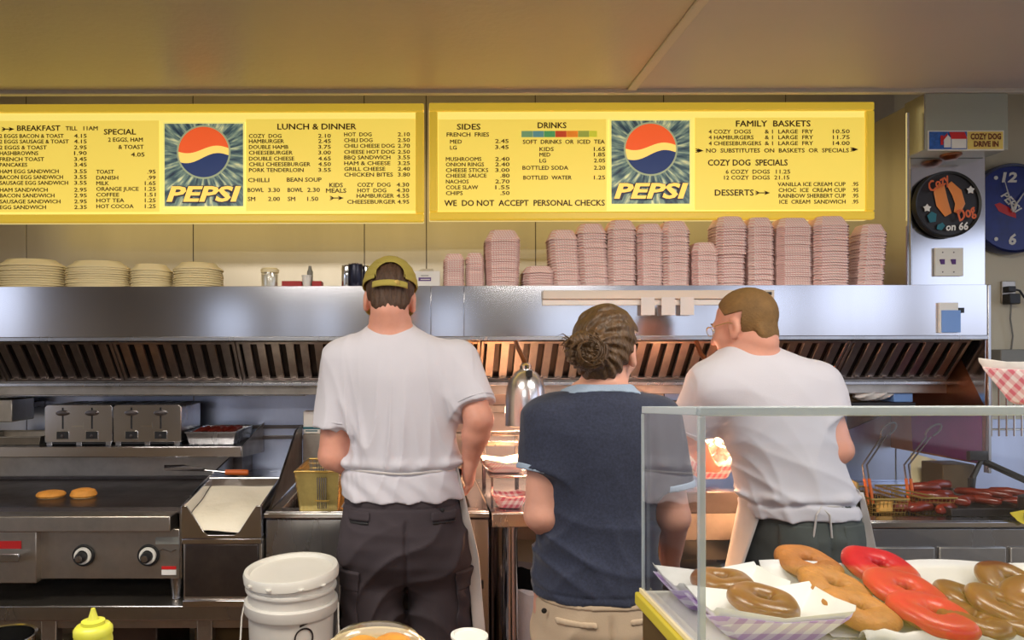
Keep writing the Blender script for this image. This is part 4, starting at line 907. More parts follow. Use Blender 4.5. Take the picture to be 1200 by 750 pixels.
MB2 = MB().box(XP(226,2.9), XP(272,2.9), 2.87, 3.08, SZ+.006, SZ+.034).build('bacon_heap', M['bacon'], bpy.data.objects['metal_pan'], bevel=.01)
o = MB().box(XP(-30,3.0), XP(25,3.0), 2.93, 3.10, ZP(492,3.0), ZP(466,3.0)).build('metal_box', M['steel_dull'], origin=P(0,492,3.0), bevel=.004); tag(o, 'square steel box on the wall above the far left pan', 'box')
MB().box(XP(-30,3.0), XP(25,3.0), 3.10, 3.185, ZP(478,3.0), ZP(472,3.0)).build('bracket', M['steel_dark'], o)
o['_o'] = tuple(o.location)
# spatula
t = thing('griddle_spatula', P(262, 553, 2.62), 'long steel spatula with an orange handle lying on the griddle corner', 'spatula')
a, b = P(291, 553.5, 2.70), P(264, 553, 2.70)
MB().tube([a, a.lerp(b,.1), a.lerp(b,.5), b], [.010,.013,.012,.011], 10).build('grip', M['orange'], t)
MB().tube([b, P(240,550.5,2.70)], [.005,.004], 8).build('shaft', M['steel'], t)
m_ = MB(); m_.prism([P(240,548.5,2.70), P(240,552,2.70), P(192,551,2.72), P(192,545,2.78), P(215,544.5,2.78)], (0,0,0), (0,.0,.002)); m_.build('blade', M['steel_hood'], t)

# breading bin
bx0, bx1 = -.800, -.530
t = thing('breading_station', (-.65, 2.45, TZ), 'stainless breading bin of flour with a notched front, beside the griddle', 'breading bin')
MB().box(bx0, bx1, 2.32, 2.62, TZ+.02, .835).build('cabinet', M['steel_dull'], t, bevel=.004)
MB().box(bx0+.008, bx1-.012, 2.311, 2.319, TZ+.035, .822).build('door', M['steel_dark'], t, bevel=.003)
MB().box(bx0, bx1, 2.306, 2.319, .824, .842).build('door_top_trim', M['cream'] if False else M['steel_hood'], t, bevel=.002)
MB().box(bx0, bx1, 2.311, 2.40, TZ+.0005, TZ+.022).build('base_trim', M['steel_hood'], t, bevel=.002)
def zz(py, d): return ZP(py, d)
m_ = MB(); zt = ZP(592,2.31); zn = ZP(626,2.31)
m_.prism([(bx0,2.302,.845),(bx1,2.302,.845),(bx1,2.302,zt),(bx1-.018,2.302,zt),(bx1-.075,2.302,zn+.012),(bx1-.09,2.302,zn),(bx0+.09,2.302,zn),(bx0+.075,2.302,zn+.012),(bx0+.018,2.302,zt),(bx0,2.302,zt)],(0,0,0),(0,.006,0)); m_.build('notched_front', M['steel_hood'], t, bevel=.001)
for x in (bx0, bx1-.006): MB().prism([(x,2.308,.845),(x,2.62,.845),(x,2.62,.992),(x,2.308,zt)],(0,0,0),(.006,0,0)).build('side_wall', M['steel_hood'], t, bevel=.001)
MB().box(bx0+.006, bx1-.006, 2.612, 2.62, .845, .992).build('back_wall', M['steel_hood'], t, bevel=.001)
MB().tube([(bx0,2.618,.992),(bx1,2.618,.992)], .005, 8).build('back_rim', M['steel'], t)
def flour(u, v):
    x = bx0+.008+(bx1-bx0-.016)*u; y = 2.309+(.300)*v
    z = .864+.100*v**.6+.006*math.sin(u*7+v*3)*math.sin(v*5+1)+.010*math.exp(-((u-.55)**2+(v-.25)**2)*12)-.01*math.exp(-((u-.3)**2+(v-.6)**2)*14); return (x, y, min(z, .97))
m_ = MB().grid(flour, 36, 36); n0 = len(m_.v); m_.build('flour_bed', M['flour'], t)
o = tag(bpy.data.objects.new('x', None), 'x', 'x'); bpy.data.objects.remove(o)
# steel table behind the bin
t = thing('steel_side_table', (-.6, 2.9, 0), 'stainless work surface between the breading bin and the back wall', 'table')
MB().box(GX1+.03, -.53, 2.63, 3.185, .915, .935).build('top', M['steel'], t, bevel=.002)
for x in (GX1+.04, -.57):
    for y in (2.66, 3.14): MB().box(x, x+.03, y, y+.03, TZ if y < 3.1 else TZ, .914).build('leg', M['steel_dull'], t)

# ================================================================ FRYERS
def fryer(nm, x0, x1, y0, y1, zt, lab, wx0, wx1):
    t = thing(nm, ((x0+x1)/2, (y0+y1)/2, 0), lab, 'fryer')
    c = MB(); c.box(x0, x1, y0, y0+.02, .10, zt-.03); c.box(x0, x0+.015, y0+.02, y1, .10, zt-.02); c.box(x1-.015, x1, y0+.02, y1, .10, zt-.02); c.box(x0+.015, x1-.015, y1-.015, y1, .10, zt-.02); c.build('cabinet', M['steel'], t, bevel=.003)
    f = MB(); f.box(x0, x1, y0-.012, y0+.05, zt-.022, zt); f.box(x0, x1, y1-.05, y1, zt-.022, zt); f.box(x0, wx0, y0+.05, y1-.05, zt-.022, zt); f.box(wx1, x1, y0+.05, y1-.05, zt-.022, zt); f.build('top_rim', M['steel'], t, bevel=.003)
    MB().box(wx0, wx1, y0+.05, y1-.05, zt-.16, zt-.09).build('oil', M['water'], t)
    for x in (x0+.02, x1-.06):
        for y in (y0+.02, y1-.06): MB().box(x, x+.04, y, y+.04, .006, .10).build('leg', M['black'], t)
    return t
FX0, FX1 = XP(312, 2.36), XP(572, 2.36)
t = fryer('fryer', FX0, FX1, 2.345, 2.98, ZP(597,2.36), 'stainless deep fryer in front of the man in the olive cap', FX0+.05, FX1-.06)
MB().box(FX0-.001, FX1, 2.318, 2.334, ZP(604,2.36), ZP(598,2.36)).build('front_bead', M['steel_hood'], t, bevel=.003)
m_ = MB(); m_.prism([(FX0+.008,2.36,ZP(597,2.36)+.002),(FX0+.008,3.0,.94),(FX0+.008,3.0,1.16),(FX0+.008,2.86,1.15)],(0,0,0),(.008,0,0)); m_.build('splash_guard', M['steel_dark'], t)
MB().box(XP(561,2.34), XP(566,2.34), 2.339, 2.344, ZP(690,2.34), ZP(681,2.34)).build('switch', M['black'], t)
MB().box(FX0+.02, FX1-.02, 2.985, 3.08, .90, 1.12).build('rear_flue', M['steel_dull'], t, bevel=.004)
def wire_basket(c, wx, wy, hz, n, m1, lab, handle, nm='fryer_basket', front=None):
    t = thing(nm, (c[0], c[1], c[2]), lab, 'basket'); x0, x1, y0, y1 = c[0]-wx/2, c[0]+wx/2, c[1]-wy/2, c[1]+wy/2; z0, z1 = c[2], c[2]+hz; s = .82
    r = MB(); r.tube([(x0,y0,z1),(x1,y0,z1),(x1,y1,z1),(x0,y1,z1)], .0035, 6, closed=True); r.build('rim', M[m1], t)
    w_ = MB()
    def B(x): return c[0]+(x-c[0])*s
    def By(y): return c[1]+(y-c[1])*s
    for k in range(n+1):
        x = x0+wx*k/n; w_.tube([(x,y0,z1),(B(x),By(y0),z0),(B(x),By(y1),z0),(x,y1,z1)], .0012, 4)
    ny = max(3, int(n*wy/wx))
    for k in range(ny+1):
        y = y0+wy*k/ny; w_.tube([(x0,y,z1),(B(x0),By(y),z0),(B(x1),By(y),z0),(x1,y,z1)], .0012, 4)
    nz = max(3, int(n*hz/wx))
    for k in range(1, nz):
        u = k/nz; g_ = lambda x: x+(B(x)-x)*(1-u); h2 = lambda y: y+(By(y)-y)*(1-u)
        w_.tube([(g_(x0),h2(y0),z0+hz*u),(g_(x1),h2(y0),z0+hz*u),(g_(x1),h2(y1),z0+hz*u),(g_(x0),h2(y1),z0+hz*u)], .0012, 4, closed=True)
    o = w_.build('mesh', M[m1], t); o['kind'] = 'stuff'
    if front: MB().prism([(x0+.004,y0-.001,z1-.004),(x1-.004,y0-.001,z1-.004),(B(x1)-.002,By(y0)-.001,z0+.004),(B(x0)+.002,By(y0)-.001,z0+.004)],(0,0,0),(0,.0015,0)).build('front_plate', M[front], t)
    if handle:
        for side in (-1, 1):
            pts = [Vector(p) for p in handle]; off = Vector((.008*side, 0, 0)); MB().tube([p+off for p in pts], .0032, 6).build('handle_wire', M['steel_dark'], t)
        e_ = pts[-1]; dirv = (pts[-1]-pts[-2]).normalized(); a = e_+dirv*.05; m_ = MB(); lp = []
        for i in range(13):
            th = -2.5+5.0*i/12; lp.append(e_+dirv*(.028+.030*math.cos(th))+Vector((.022*math.sin(th),0,0)))
        m_.tube(lp, .0036, 6); m_.build('handle_loop', M['steel_dark'], t)
        for side in (-1, 1):
            off = Vector((.008*side, 0, 0)); MB().tube([pts[0]+off, pts[0].lerp(pts[1],.65)+off], .0052, 8).build('grip', M['orange'], t)
    return t
M['brass_wire'] = mat('oily_brass_wire', srgb(190,160,90), .35, .8)
M['tan_plate'] = mat('oily_tan_steel', srgb(196,176,110), .4, .7, noise=.3, nscale=20)
c = P(378, 596, 2.45)
hk = thing('basket_hanger', P(378, 596, 2.30), 'upright wire hanger in front of the fry basket left of the man in the cap', 'hanger')
for k in range(5): MB().tube([P(371+k*2.6,541,2.44), P(371.5+k*2.5,560,2.315), P(372+k*2.4,596,2.312)], .0018, 6).build('wire', M['steel'], hk)
for py in (553, 587): MB().tube([P(369,py,2.311), P(385,py,2.311)], .0035, 6).build('clasp', M['brass_wire'], hk)
wire_basket((c.x, 2.47, .915), .155, .30, .150, 10, 'brass_wire', 'wire fry basket hooked in the fryer left of the man in the cap', None, front='tan_plate')
m_ = MB()
# carton with teal stripe
t = thing('milk_carton', P(366, 545, 3.0), 'tall white carton with a teal stripe standing behind the fryer', 'carton')
x0, x1 = XP(357,3.04), XP(376,3.04); MB().box(x0, x1, 3.0, 3.07, 1.1205, ZP(481,3.04)).build('body', M['white'], t, bevel=.003)
MB().box(x0-.001, x1+.001, 2.999, 3.071, 1.14, 1.15).build('stripe', M['tealp'], t)
MB().box(x0+.01, x1-.01, 2.9985, 3.0, 1.07+.06, 1.135).build('foot_band', M['tealp'], t)

# centre pass table
px0, px1 = XP(572,2.30)+.0, XP(760,2.30)
t = thing('pass_table', ((px0+px1)/2, 2.6, 0), 'stainless pass table under the heat lamp with round legs', 'table')
PT = ZP(601, 2.30); px0 = max(px0, FX1+.004)
MB().box(px0, px1, 2.30, 2.95, PT-.004, PT).build('top', M['steel'], t, bevel=.002)
MB().box(px0, px1, 2.296, 2.306, PT-.05, PT).build('front_lip', M['steel'], t, bevel=.004)
for x in (XP(597,2.34), px1-.05):
    for y in (2.34, 2.88): 
        lg = MB(); lg.lathe([(.024,.006),(.024,.03),(.027,.03),(.027,PT-.06),(.031,PT-.055),(.031,PT-.006)], (x,y,0), 24); lg.build('leg', M['chrome'] if y < 2.5 else M['steel'], t)
rk = thing('holding_rack', ((px0+px1)/2, 2.6, PT), 'small stainless holding rack on the pass table under the lamp', 'rack')
z2 = ZP(557, 2.42)
MB().box(px0+.005, XP(640,2.42), 2.40, 2.75, z2-.006, z2).build('shelf', M['steel'], rk, bevel=.002)
for x in (px0+.01, XP(618,2.42)):
    MB().box(x, x+.016, 2.735, 2.75, PT, 1.16).build('post', M['steel'], rk, bevel=.002); MB().box(x, x+.008, 2.405, 2.415, PT, z2-.0065).build('post', M['steel'], rk)
for z in (1.14, 1.10): MB().box(px0, XP(648,2.75), 2.72, 2.732, z, z+.018).build('crossbar', M['steel'], rk, bevel=.002)
def boat(nm, c, rx, ry, h, m1, lab, rot=0, liner=True, tilt=0):
    t = thing(nm, c, lab, 'food basket'); o0 = Vector(c); Rm = Matrix.Rotation(rot, 3, 'Z') @ Matrix.Rotation(tilt, 3, 'X')
    def shell(rx, ry, h, lift, wav, cor=.3, thick=.0015):
        m_ = MB(); rings = []
        for (s, z) in ((.60, 0), (.66, .004), (1.0, h)):
            ax, ay = rx*s, ry*s; cc = cor*min(ax, ay); base = [(ax-cc,-ay),(ax,-ay+cc),(ax,ay-cc),(ax-cc,ay),(-ax+cc,ay),(-ax,ay-cc),(-ax,-ay+cc),(-ax+cc,-ay)]; R = []
            for i in range(8):
                p, q_ = base[i], base[(i+1)%8]
                for u in (0, .5):
                    wz = wav*(1 if i in (1, 3, 5, 7) and u == 0 else -.6 if u == .5 and i in (3,7) else .4)*(1 if s == 1 else 0)
                    R.append((p[0]+(q_[0]-p[0])*u, p[1]+(q_[1]-p[1])*u, z+lift+wz))
            rings.append(R)
        vs = [(0,0,lift)]+[p for R in rings for p in R]; fs = [(0, 1+(k+1)%16, 1+k) for k in range(16)]
        for r in range(2):
            for k in range(16): fs.append((1+r*16+k, 1+r*16+(k+1)%16, 17+r*16+(k+1)%16, 17+r*16+k))
        m_.add([Rm @ Vector(v)+o0 for v in vs], fs); return m_
    shell(rx, ry, h, .001, .006).build('paper_boat', M[m1], t, solid=.0012, angle=20)
    if liner: shell(rx*.975, ry*.975, h*1.12, .0050, .010, cor=.1).build('wax_liner', M['paper'], t, solid=.0006, angle=20)
    return t
c = P(592, 556, 2.46); boat('food_basket', (c.x, 2.50, z2+.002), .085, .075, .035, 'ging', 'lined paper basket glowing on the rack under the heat lamp')
m_ = MB(); m_.lathe([(0,.042),(.03,.040),(.055,.028),(.06,.014),(0,.010)], (c.x,2.50,z2), 20, sy=.85); o = m_.build('food_portion', M['fries'], origin=(c.x,2.50,z2+.01)); tag(o, 'golden sandwich in the basket under the heat lamp', 'food')
c = P(595, 590, 2.38); boat('food_basket', (c.x+.005, 2.39, PT+.002), .062, .055, .042, 'ging2', 'pink checked paper basket on the pass table below the rack', liner=False)
# heat lamp
def heat_lamp(px, py_top, py_bot, d, rpx, lab, strength):
    c = P(px, py_bot, d); zt = ZP(py_top, d); R = rpx*d/800; H = zt-c.z; t = thing('heat_lamp', (c.x, d, c.z), lab, 'lamp')
    pf = [(R,0),(R*1.0,H*.25),(R*.99,H*.48),(R*.93,H*.66),(R*.80,H*.81),(R*.58,H*.92),(R*.3,H*.985),(0,H)]
    m_ = MB(); m_.lathe(pf, (c.x,d,c.z), 40, cap=False); m_.lathe([(r*.96, z*.985) for r, z in pf][::-1], (c.x,d,c.z), 40, cap=False); m_.lathe([(R,0),(R*1.02,.002),(R*.96,0)], (c.x,d,c.z), 40, cap=False); m_.build('dome', M['lamp_dome'], t)
    MB().lathe([(.02,H*.97),(.022,H+.01),(.012,H+.02),(0,H+.022)], (c.x,d,c.z), 20).build('cap', M['chrome'], t)
    MB().tube([(c.x,d,zt+.012),(c.x-.006,d+.02,zt+.035),(c.x-.014,min(d+.09,2.655),zt+.075),(c.x-.016,min(d+.13,2.664),1.513)], .009, 10).build('arm', M['skirt'], t)
    MB().box(c.x-.007, c.x+.012, d-.075*R/.075, d-.04, zt-.012-.018, zt-.012+.006).build('switch', M['black'], t, bevel=.002)
    MB().lathe([(0,-.0),(.018,.006),(.032,.03),(.03,.05),(.014,.075),(.012,.10)], (c.x,d,c.z+.02), 20).build('bulb', M['bulb'], t)
    l = bpy.data.lights.new('heat_lamp_light', 'SPOT'); l.energy = strength; l.color = (1, .50, .24); l.shadow_soft_size = .03; l.spot_size = math.radians(150); l.spot_blend = .5
    lo = bpy.data.objects.new('heat_lamp_light', l); COL.objects.link(lo); lo.parent = t; lo.location = (0, 0, .012)
    return t
heat_lamp(616, 432, 499, 2.50, 24, 'domed silver heat lamp over the pass table between the man and the woman', 42)
heat_lamp(838, 440, 492, 2.52, 22, 'second domed heat lamp behind the man with cropped hair', 46)
# strip lamp under the hood (lights the baffles)
t = thing('hood_lamp', (.55, 2.74, 1.36), 'slim warm strip lamp mounted under the hood behind the workers', 'lamp')
MB().box(.30, 1.15, 3.12, 3.17, 1.20, 1.235).build('housing', M['steel_dull'], t, bevel=.002)
la = area('hood_lamp_light', (.72, 3.10, 1.22), (math.radians(-125), 0, 0), .85, .03, 10, (1, .58, .38))
# trash bin under the table
t = thing('trash_bin', (XP(650,2.55), 2.6, 0), 'black trash bin with a pale liner bag under the pass table', 'bin')
bx = XP(652,2.5); MB().lathe([(.14,.005),(.17,.55),(.172,.55),(.178,.60),(.165,.60),(.15,.03),(0,.03)], (bx,2.62,0), 28, e=5).build('bin', M['black'], t)
m_ = MB(); m_.lathe([(.182,.40),(.185,.47),(.188,.56),(.186,.61),(.172,.615),(.160,.60)], (bx,2.62,0), 36, e=5, cap=False)
m_.v = [(x+random.uniform(-.005,.005), y+random.uniform(-.005,.005), z+random.uniform(-.012,.008)) for x, y, z in m_.v]; m_.build('liner_bag', M['bag'], t)
# ================================================================ RIGHT-HAND FRY STATION
RX0, RX1 = XP(1006, 2.27), 2.185; RZ = ZP(611, 2.25)
t = fryer('fry_counter', RX0, RX1, 2.26, 3.0, RZ, 'stainless fry counter behind the glass case, right of the man with cropped hair', XP(1010,2.32), XP(1100,2.36))
MB().box(RX0, RX1, 2.236, 2.248, RZ-.022, RZ-.002).build('front_bead', M['steel_hood'], t, bevel=.003)
for k in range(3):
    x = RX0+.02+k*.235; MB().box(x, x+.22, 2.252, 2.2595, .25, RZ-.09).build('door', M['steel_dull'], t, bevel=.003)
    MB().tube([(x+.19,2.25,.62),(x+.19,2.235,.63),(x+.19,2.235,.74),(x+.19,2.25,.75)], .006, 8).build('door_handle', M['chrome'], t)
# steel wing beside the man
t = thing('splash_wing', (1.30, 2.35, RZ), 'angled brass-toned splash wing on the fry counter beside the man with cropped hair', 'panel')
m_ = MB(); m_.prism([P(983,556,2.60), P(1004,567,2.42), P(1004,592,2.36), P(983,585,2.5)], (0,0,0), (.006,0,0)); m_.build('wing', M['tan_plate'], t)
def up(px, py, d): return P(px, py, d)
c = P(1025, 602, 2.42); wire_basket((c.x, 2.46, RZ-.06), .125, .24, .11, 9, 'brass_wire', 'wire fry basket right of the man with cropped hair, handle up', [P(1020,592,2.42), P(1013,546,2.44), P(1036,512,2.44)], front=None)
c = P(1085, 602, 2.44); wire_basket((c.x-.01, 2.48, RZ-.06), .13, .24, .11, 9, 'brass_wire', 'wire fry basket with upright handle in front of the purple panel', [P(1068,592,2.44), P(1062,546,2.46), P(1088,513,2.46)], front=None)
o = MB().box(XP(1015,2.42)-.01, XP(1030,2.42), 2.345, 2.362, RZ+.002, RZ+.05).build('fry_heap', M['fries'], origin=(XP(1022,2.42),2.36,RZ), bevel=.008); tag(o, 'bright orange battered piece at the front of the fry basket nearest the man', 'food')
# sausages and trays
t = tray('black_tray', XP(1110,2.30), XP(1205,2.30), 2.285, 2.50, RZ+.001, .028, 'black-edged tray of browned sausages on the right of the fry counter', 'steel_dark')
sau = [(1150,572,2.42,.9),(1162,570,2.43,.8),(1174,572,2.42,.7),(1186,575,2.40,.6),(1140,566,2.45,1.0),(1128,575,2.42,-.3),(1180,566,2.46,.7),(1196,580,2.38,.6)]
for k, (px, py, d, a) in enumerate(sau):
    c = P(px, py, d); c.z = RZ+.030+(.02 if k in (1, 4, 6) else 0); dx, dy = .055*math.cos(a), .055*math.sin(a)
    pts = [(c.x-dx, c.y+dy, c.z), (c.x-dx*.8, c.y+dy*.8, c.z+.001), (c.x, c.y, c.z+.004), (c.x+dx*.8, c.y-dy*.8, c.z+.001), (c.x+dx, c.y-dy, c.z)]
    o = MB().tube(pts, [.006,.013,.015,.013,.006], 10).build('sausage', M['sausage'], origin=c); tag(o, 'browned sausage lying diagonally in the black tray on the fry counter', 'sausage', 'sausages in the black tray')
for k, (px, py, d, a, zz_) in enumerate([(1064,585,2.36,.1,0),(1078,586,2.36,-.2,0),(1094,584,2.38,.3,0),(1108,588,2.34,-.5,0),(1090,574,2.40,.6,.03),(1104,573,2.42,-.4,.03),(1116,580,2.38,.9,.02),(1083,563,2.46,.2,.05),(1100,560,2.48,-.2,.055)]):
    c = P(px, py, d); c.z = RZ+.016+zz_; dx, dy = .05*math.cos(a), .05*math.sin(a)
    pts = [(c.x-dx, c.y+dy, c.z), (c.x-dx*.8, c.y+dy*.8, c.z+.002), (c.x, c.y, c.z+.005), (c.x+dx*.8, c.y-dy*.8, c.z+.002), (c.x+dx, c.y-dy, c.z)]
    o = MB().tube(pts, [.008,.016,.018,.016,.007], 10).build('corn_dog', M['sausage'], origin=c); tag(o, 'dark red fried sausage heaped between the wire basket and the black tray', 'sausage', 'sausages heaped on the fry counter')
for k, (p0, p1, lab) in enumerate(((P(1038,571,2.40), P(1094,583,2.36), 'thin metal skewer lying across the fry baskets, the upper one'), (P(1045,577,2.38), P(1090,586,2.34), 'thin metal skewer lying across the fry baskets, the lower one'))):
    o = MB().tube([p0, p1], .0028, 6).build('skewer', M['brass_wire'], origin=p0); tag(o, lab, 'skewer')
t = thing('cream_board', P(1083, 570, 2.95), 'cream board leaning on the back wall below the purple panel', 'board'); 
MB().prism([P(1068,532,2.97), P(1098,540,2.97), P(1098,572,2.90), P(1068,574,2.90)], (0,0,0), (0,.008,0)).build('board', M['cream'], t, bevel=.002)

t = thing('brown_block', P(1118, 570, 2.8), 'brown worn box in front of the plum panel behind the sausages', 'box'); MB().box(XP(1100,2.8), XP(1138,2.8), 2.78, 2.9, RZ+.001, ZP(545,2.8)).build('block', M['dough_side'] if False else M['counter'], t, bevel=.004)
t = thing('holder_arm', P(1145, 580, 2.5), 'black jointed holder arm standing by the black tray', 'holder')
m_ = MB(); m_.tube([P(1136,588,2.52), P(1140,560,2.54), P(1150,540,2.55), P(1146,533,2.55)], [.012,.010,.008,.006], 8); m_.build('arm', M['black'], t)
MB().box(XP(1134,2.54), XP(1156,2.54), 2.53, 2.55, ZP(541,2.54), ZP(530,2.54)).build('clamp', M['black'], t, bevel=.003)
MB().lathe([(.03,0),(.03,.008),(.012,.02),(.010,.09)], (P(1138,588,2.52).x, 2.52, RZ), 20).build('base', M['black'], t)
m_ = MB(); m_.tube([P(1150,541,2.56), P(1205,566,2.5)], .012, 8); m_.build('rail', M['black'], t)
o = MB().lathe([(.045,0),(.052,.02),(.05,.07),(.04,.075),(0,.078)], (XP(1206,2.3), 2.27, RZ), 20).build('dark_jar', M['black'], origin=(XP(1206,2.3), 2.27, RZ)); tag(o, 'black rounded jar at the right edge of the fry counter', 'jar')
t = thing('yellow_label_strip', (XP(1195,2.22), 2.22, RZ), 'yellow strip with black marks at the right end of the counter edge', 'strip')
m_ = MB().prism([P(1184,604,2.25), P(1215,598,2.25), P(1215,624,2.20), P(1192,612,2.22)], (0,0,0), (0,.004,.004)); m_.build('strip', M['yellowedge'], t)
m_ = MB()
for k in range(3): m_.box(XP(1192+k*4,2.24), XP(1194+k*4,2.24), 2.214, 2.217, ZP(608,2.22), ZP(602,2.22))
m_.build('marks', M['black'], t)
# shelf under hood at right
HS = ZP(474, 2.80)
t = thing('high_shelf', (1.75, 2.9, HS), 'dark steel shelf under the right end of the hood', 'shelf')
MB().box(XP(945,2.8), XP(1072,2.8), 2.80, 3.18, HS-.016, HS).build('shelf_top', M['steel_dark'], t, bevel=.002)
MB().box(XP(945,2.8), XP(1072,2.8), 2.795, 2.802, HS-.03, HS+.004).build('front_lip', M['black'], t, bevel=.002)
for x in (XP(960,2.8), XP(1060,2.8)): MB().prism([(x,2.82,HS-.016),(x,3.18,HS-.016),(x,3.18,HS-.15)],(0,0,0),(.005,0,0)).build('bracket', M['steel_dark'], t)
m_ = MB(); c = P(1024, 473, 2.88)
def foil(u, v):
    th = 2*PI*u; xx = -.085+.17*v; r = .030*math.sin(PI*min(max(v,.02),.98))**.4+.004*math.sin(u*31+v*17)*1; return (c.x+xx, 2.88+r*math.cos(th), HS+.031+r*math.sin(th)*.95+.012*v)
m_.grid(foil, 24, 16); o = m_.build('foil_package', M['paper'], origin=(c.x,2.88,HS+.003)); tag(o, 'crumpled white wrapped package on the dark shelf under the hood', 'package')
o = MB().box(XP(1040,2.9), XP(1062,2.9), 2.86, 2.95, HS+.001, HS+.04).build('blue_packet', M['cardblue'], origin=(XP(1050,2.9),2.9,HS), bevel=.004); tag(o, 'pale blue packet beside the wrapped package on the dark shelf', 'packet')
o = MB().box(XP(950,2.95), XP(1008,2.95), 2.90, 3.0, HS+.001, HS+.03).build('orange_board', M['counter'], origin=(XP(980,2.95),2.95,HS), bevel=.003); tag(o, 'brown board lying at the left of the dark shelf', 'board')
# paper handful behind man with cropped hair
M['paper_warm'] = M['paper']
t = boat('food_basket', tuple(P(832, 560, 2.56)), .075, .07, .06, 'ging2', 'paper basket stuffed with crumpled paper in the hand of the cropped-hair man')
rr = random.Random(3)
for k in range(7):
    cx, cy, cz = P(815+rr.random()*38, 545-rr.random()*38, 2.52+rr.random()*.06); m_ = MB()
    vs = []; 
    n1 = Vector((rr.uniform(-1,1), -1, rr.uniform(-.6,.8))).normalized(); a1 = n1.orthogonal().normalized(); b1 = n1.cross(a1)
    def fn(u, v):
        s = .045; p = Vector((cx,cy,cz))+a1*(u-.5)*2*s+b1*(v-.5)*2*s+n1*(.012*math.sin(u*9+k)+.010*math.cos(v*8+k*2)+.006*math.sin(u*17+v*13)); return tuple(p)
    m_.grid(fn, 9, 9); m_.build('crumpled_sheet', M['paper'], t, solid=.0008, angle=20)
t2 = thing('back_worktop', (1.0, 2.7, 0), 'stainless worktop behind the woman and the cropped-hair man with a dark front', 'table')
wx0, wx1 = px1+.006, RX0-.006
MB().box(wx0, wx1, 2.42, 3.10, .955, .975).build('top', M['steel'], t2, bevel=.002)
MB().box(wx0, wx1, 2.41, 2.42, .90, .975).build('front_lip', M['steel_dark'], t2, bevel=.003)
MB().box(wx0+.01, wx1-.01, 2.44, 3.08, .52, .54).build('middle_shelf', M['steel'], t2, bevel=.002)
MB().box(wx0+.01, wx1-.01, 2.44, 3.08, .12, .14).build('bottom_shelf', M['steel_dull'], t2, bevel=.002)
for x in (wx0, wx1-.04):
    for y in (2.43, 3.05): MB().box(x, x+.04, y, y+.04, .006, .955).build('leg', M['steel_dull'], t2, bevel=.003)
MB().box(wx0+.04, wx1-.04, 2.425, 2.435, .80, .90).build('drawer_front', M['steel_dull'], t2, bevel=.003)
m_ = MB(); r0 = .045; o_x, o_y = XP(845,2.6), 2.52
o = MB().lathe([(r0*.9,0),(r0,.02),(r0,.11),(r0*.8,.12),(r0*.8,.14),(0,.141)], (o_x,o_y,.5405), 24).build('small_jar', M['film'], origin=(o_x,o_y,.54)); tag(o, 'clear jar on the middle shelf behind the glass case', 'jar')
t = thing('wall_bracket', (1.0, 3.1, 1.2), 'horizontal steel rail on the wall behind the woman', 'rail')
MB().box(.62, 1.5, 3.14, 3.188, ZP(476,3.15), ZP(470,3.15)).build('rail', M['steel_dull'], t, bevel=.003)

# ================================================================ SERVING COUNTERS (customer side)
ct = thing('serving_counter', (-.6, 1.1, 0), 'low brown serving counter along the bottom of the picture', 'counter')
MB().box(-2.4, .350, .55, 1.40, .78, .80).build('top', M['counter'], ct, bevel=.004)
MB().box(-2.38, .345, .60, 1.36, 0.006, .78).build('base', M['counter_back'], ct)
cb = thing('case_counter', (1.0, 1.0, 0), 'brown case counter with a yellow top edge below the glass case', 'counter')
XE = .385
MB().box(XE, 2.0, .55, 1.176, 0.006, 1.024).build('base', M['counter'], cb, bevel=.003)
MB().box(XE-.012, 2.0, .54, 1.180, 1.025, 1.0465).build('top_edge', M['yellowedge'], cb, bevel=.003)
# glass case
CX0, CX1, CY0, CY1, CZ0, CZ1 = .383, 1.60, .93, 1.17, 1.047, 1.3665
gc = thing('glass_case', ((CX0+CX1)/2, 1.08, CZ0), 'clear glass display case of doughnuts at the lower right', 'display case')
th = .006; ZF, ZR = 1.3805, 1.3640   # the top slopes gently down towards the kitchen
def slant(x0, x1, y0, y1, dz0, dz1, zb=None):
    zt = lambda y: ZF+(ZR-ZF)*(y-CY0)/(CY1-CY0)
    b = (lambda y: zb) if zb is not None else (lambda y: zt(y)+dz0)
    return MB().hexa([(x0,y0,b(y0)),(x1,y0,b(y0)),(x1,y1,b(y1)),(x0,y1,b(y1)),(x0,y0,zt(y0)+dz1),(x1,y0,zt(y0)+dz1),(x1,y1,zt(y1)+dz1),(x0,y1,zt(y1)+dz1)])
slant(CX0, CX0+th, CY0, CY1, 0, -th-.001, CZ0+.005).build('side_pane', M['glass'], gc, smooth=False)
slant(CX1-th, CX1, CY0, CY1, 0, -th-.001, CZ0+.005).build('side_pane', M['glass'], gc, smooth=False)
MB().box(CX0+th+.001, CX1-th-.001, CY0, CY0+th, CZ0+.005, ZF-th-.001).build('front_pane', M['glass'], gc, smooth=False)
slant(CX0, CX1, CY0, CY1, -th, 0).build('top_pane', M['glass'], gc, smooth=False)
slant(CX0, CX1, CY0-.0015, CY0+.009, -.010, .0025).build('front_edge', M['edge'], gc, bevel=.0015)
slant(CX0, CX1, CY1-.005, CY1+.001, -.009, .003).build('rear_edge', M['edge'], gc, bevel=.001)
slant(CX0-.001, CX0+.004, CY0+.0095, CY1-.0055, -.009, .002).build('side_edge', M['edge'], gc, bevel=.001)
MB().box(CX0-.001, CX0+.0085, CY0-.0012, CY0+.007, CZ0+.005, ZF-.0105).build('corner_edge', M['edge'], gc, bevel=.0015)
MB().box(CX0-.0008, CX0+.004, CY1-.003, CY1+.001, CZ0+.005, ZR-.010).build('rear_upright', M['edge'], gc, bevel=.0008)
MB().box(CX0-.004, CX1, CY0-.006, CY0+.001, CZ0, CZ0+.012).build('front_channel', M['yellowedge'], gc, bevel=.001)
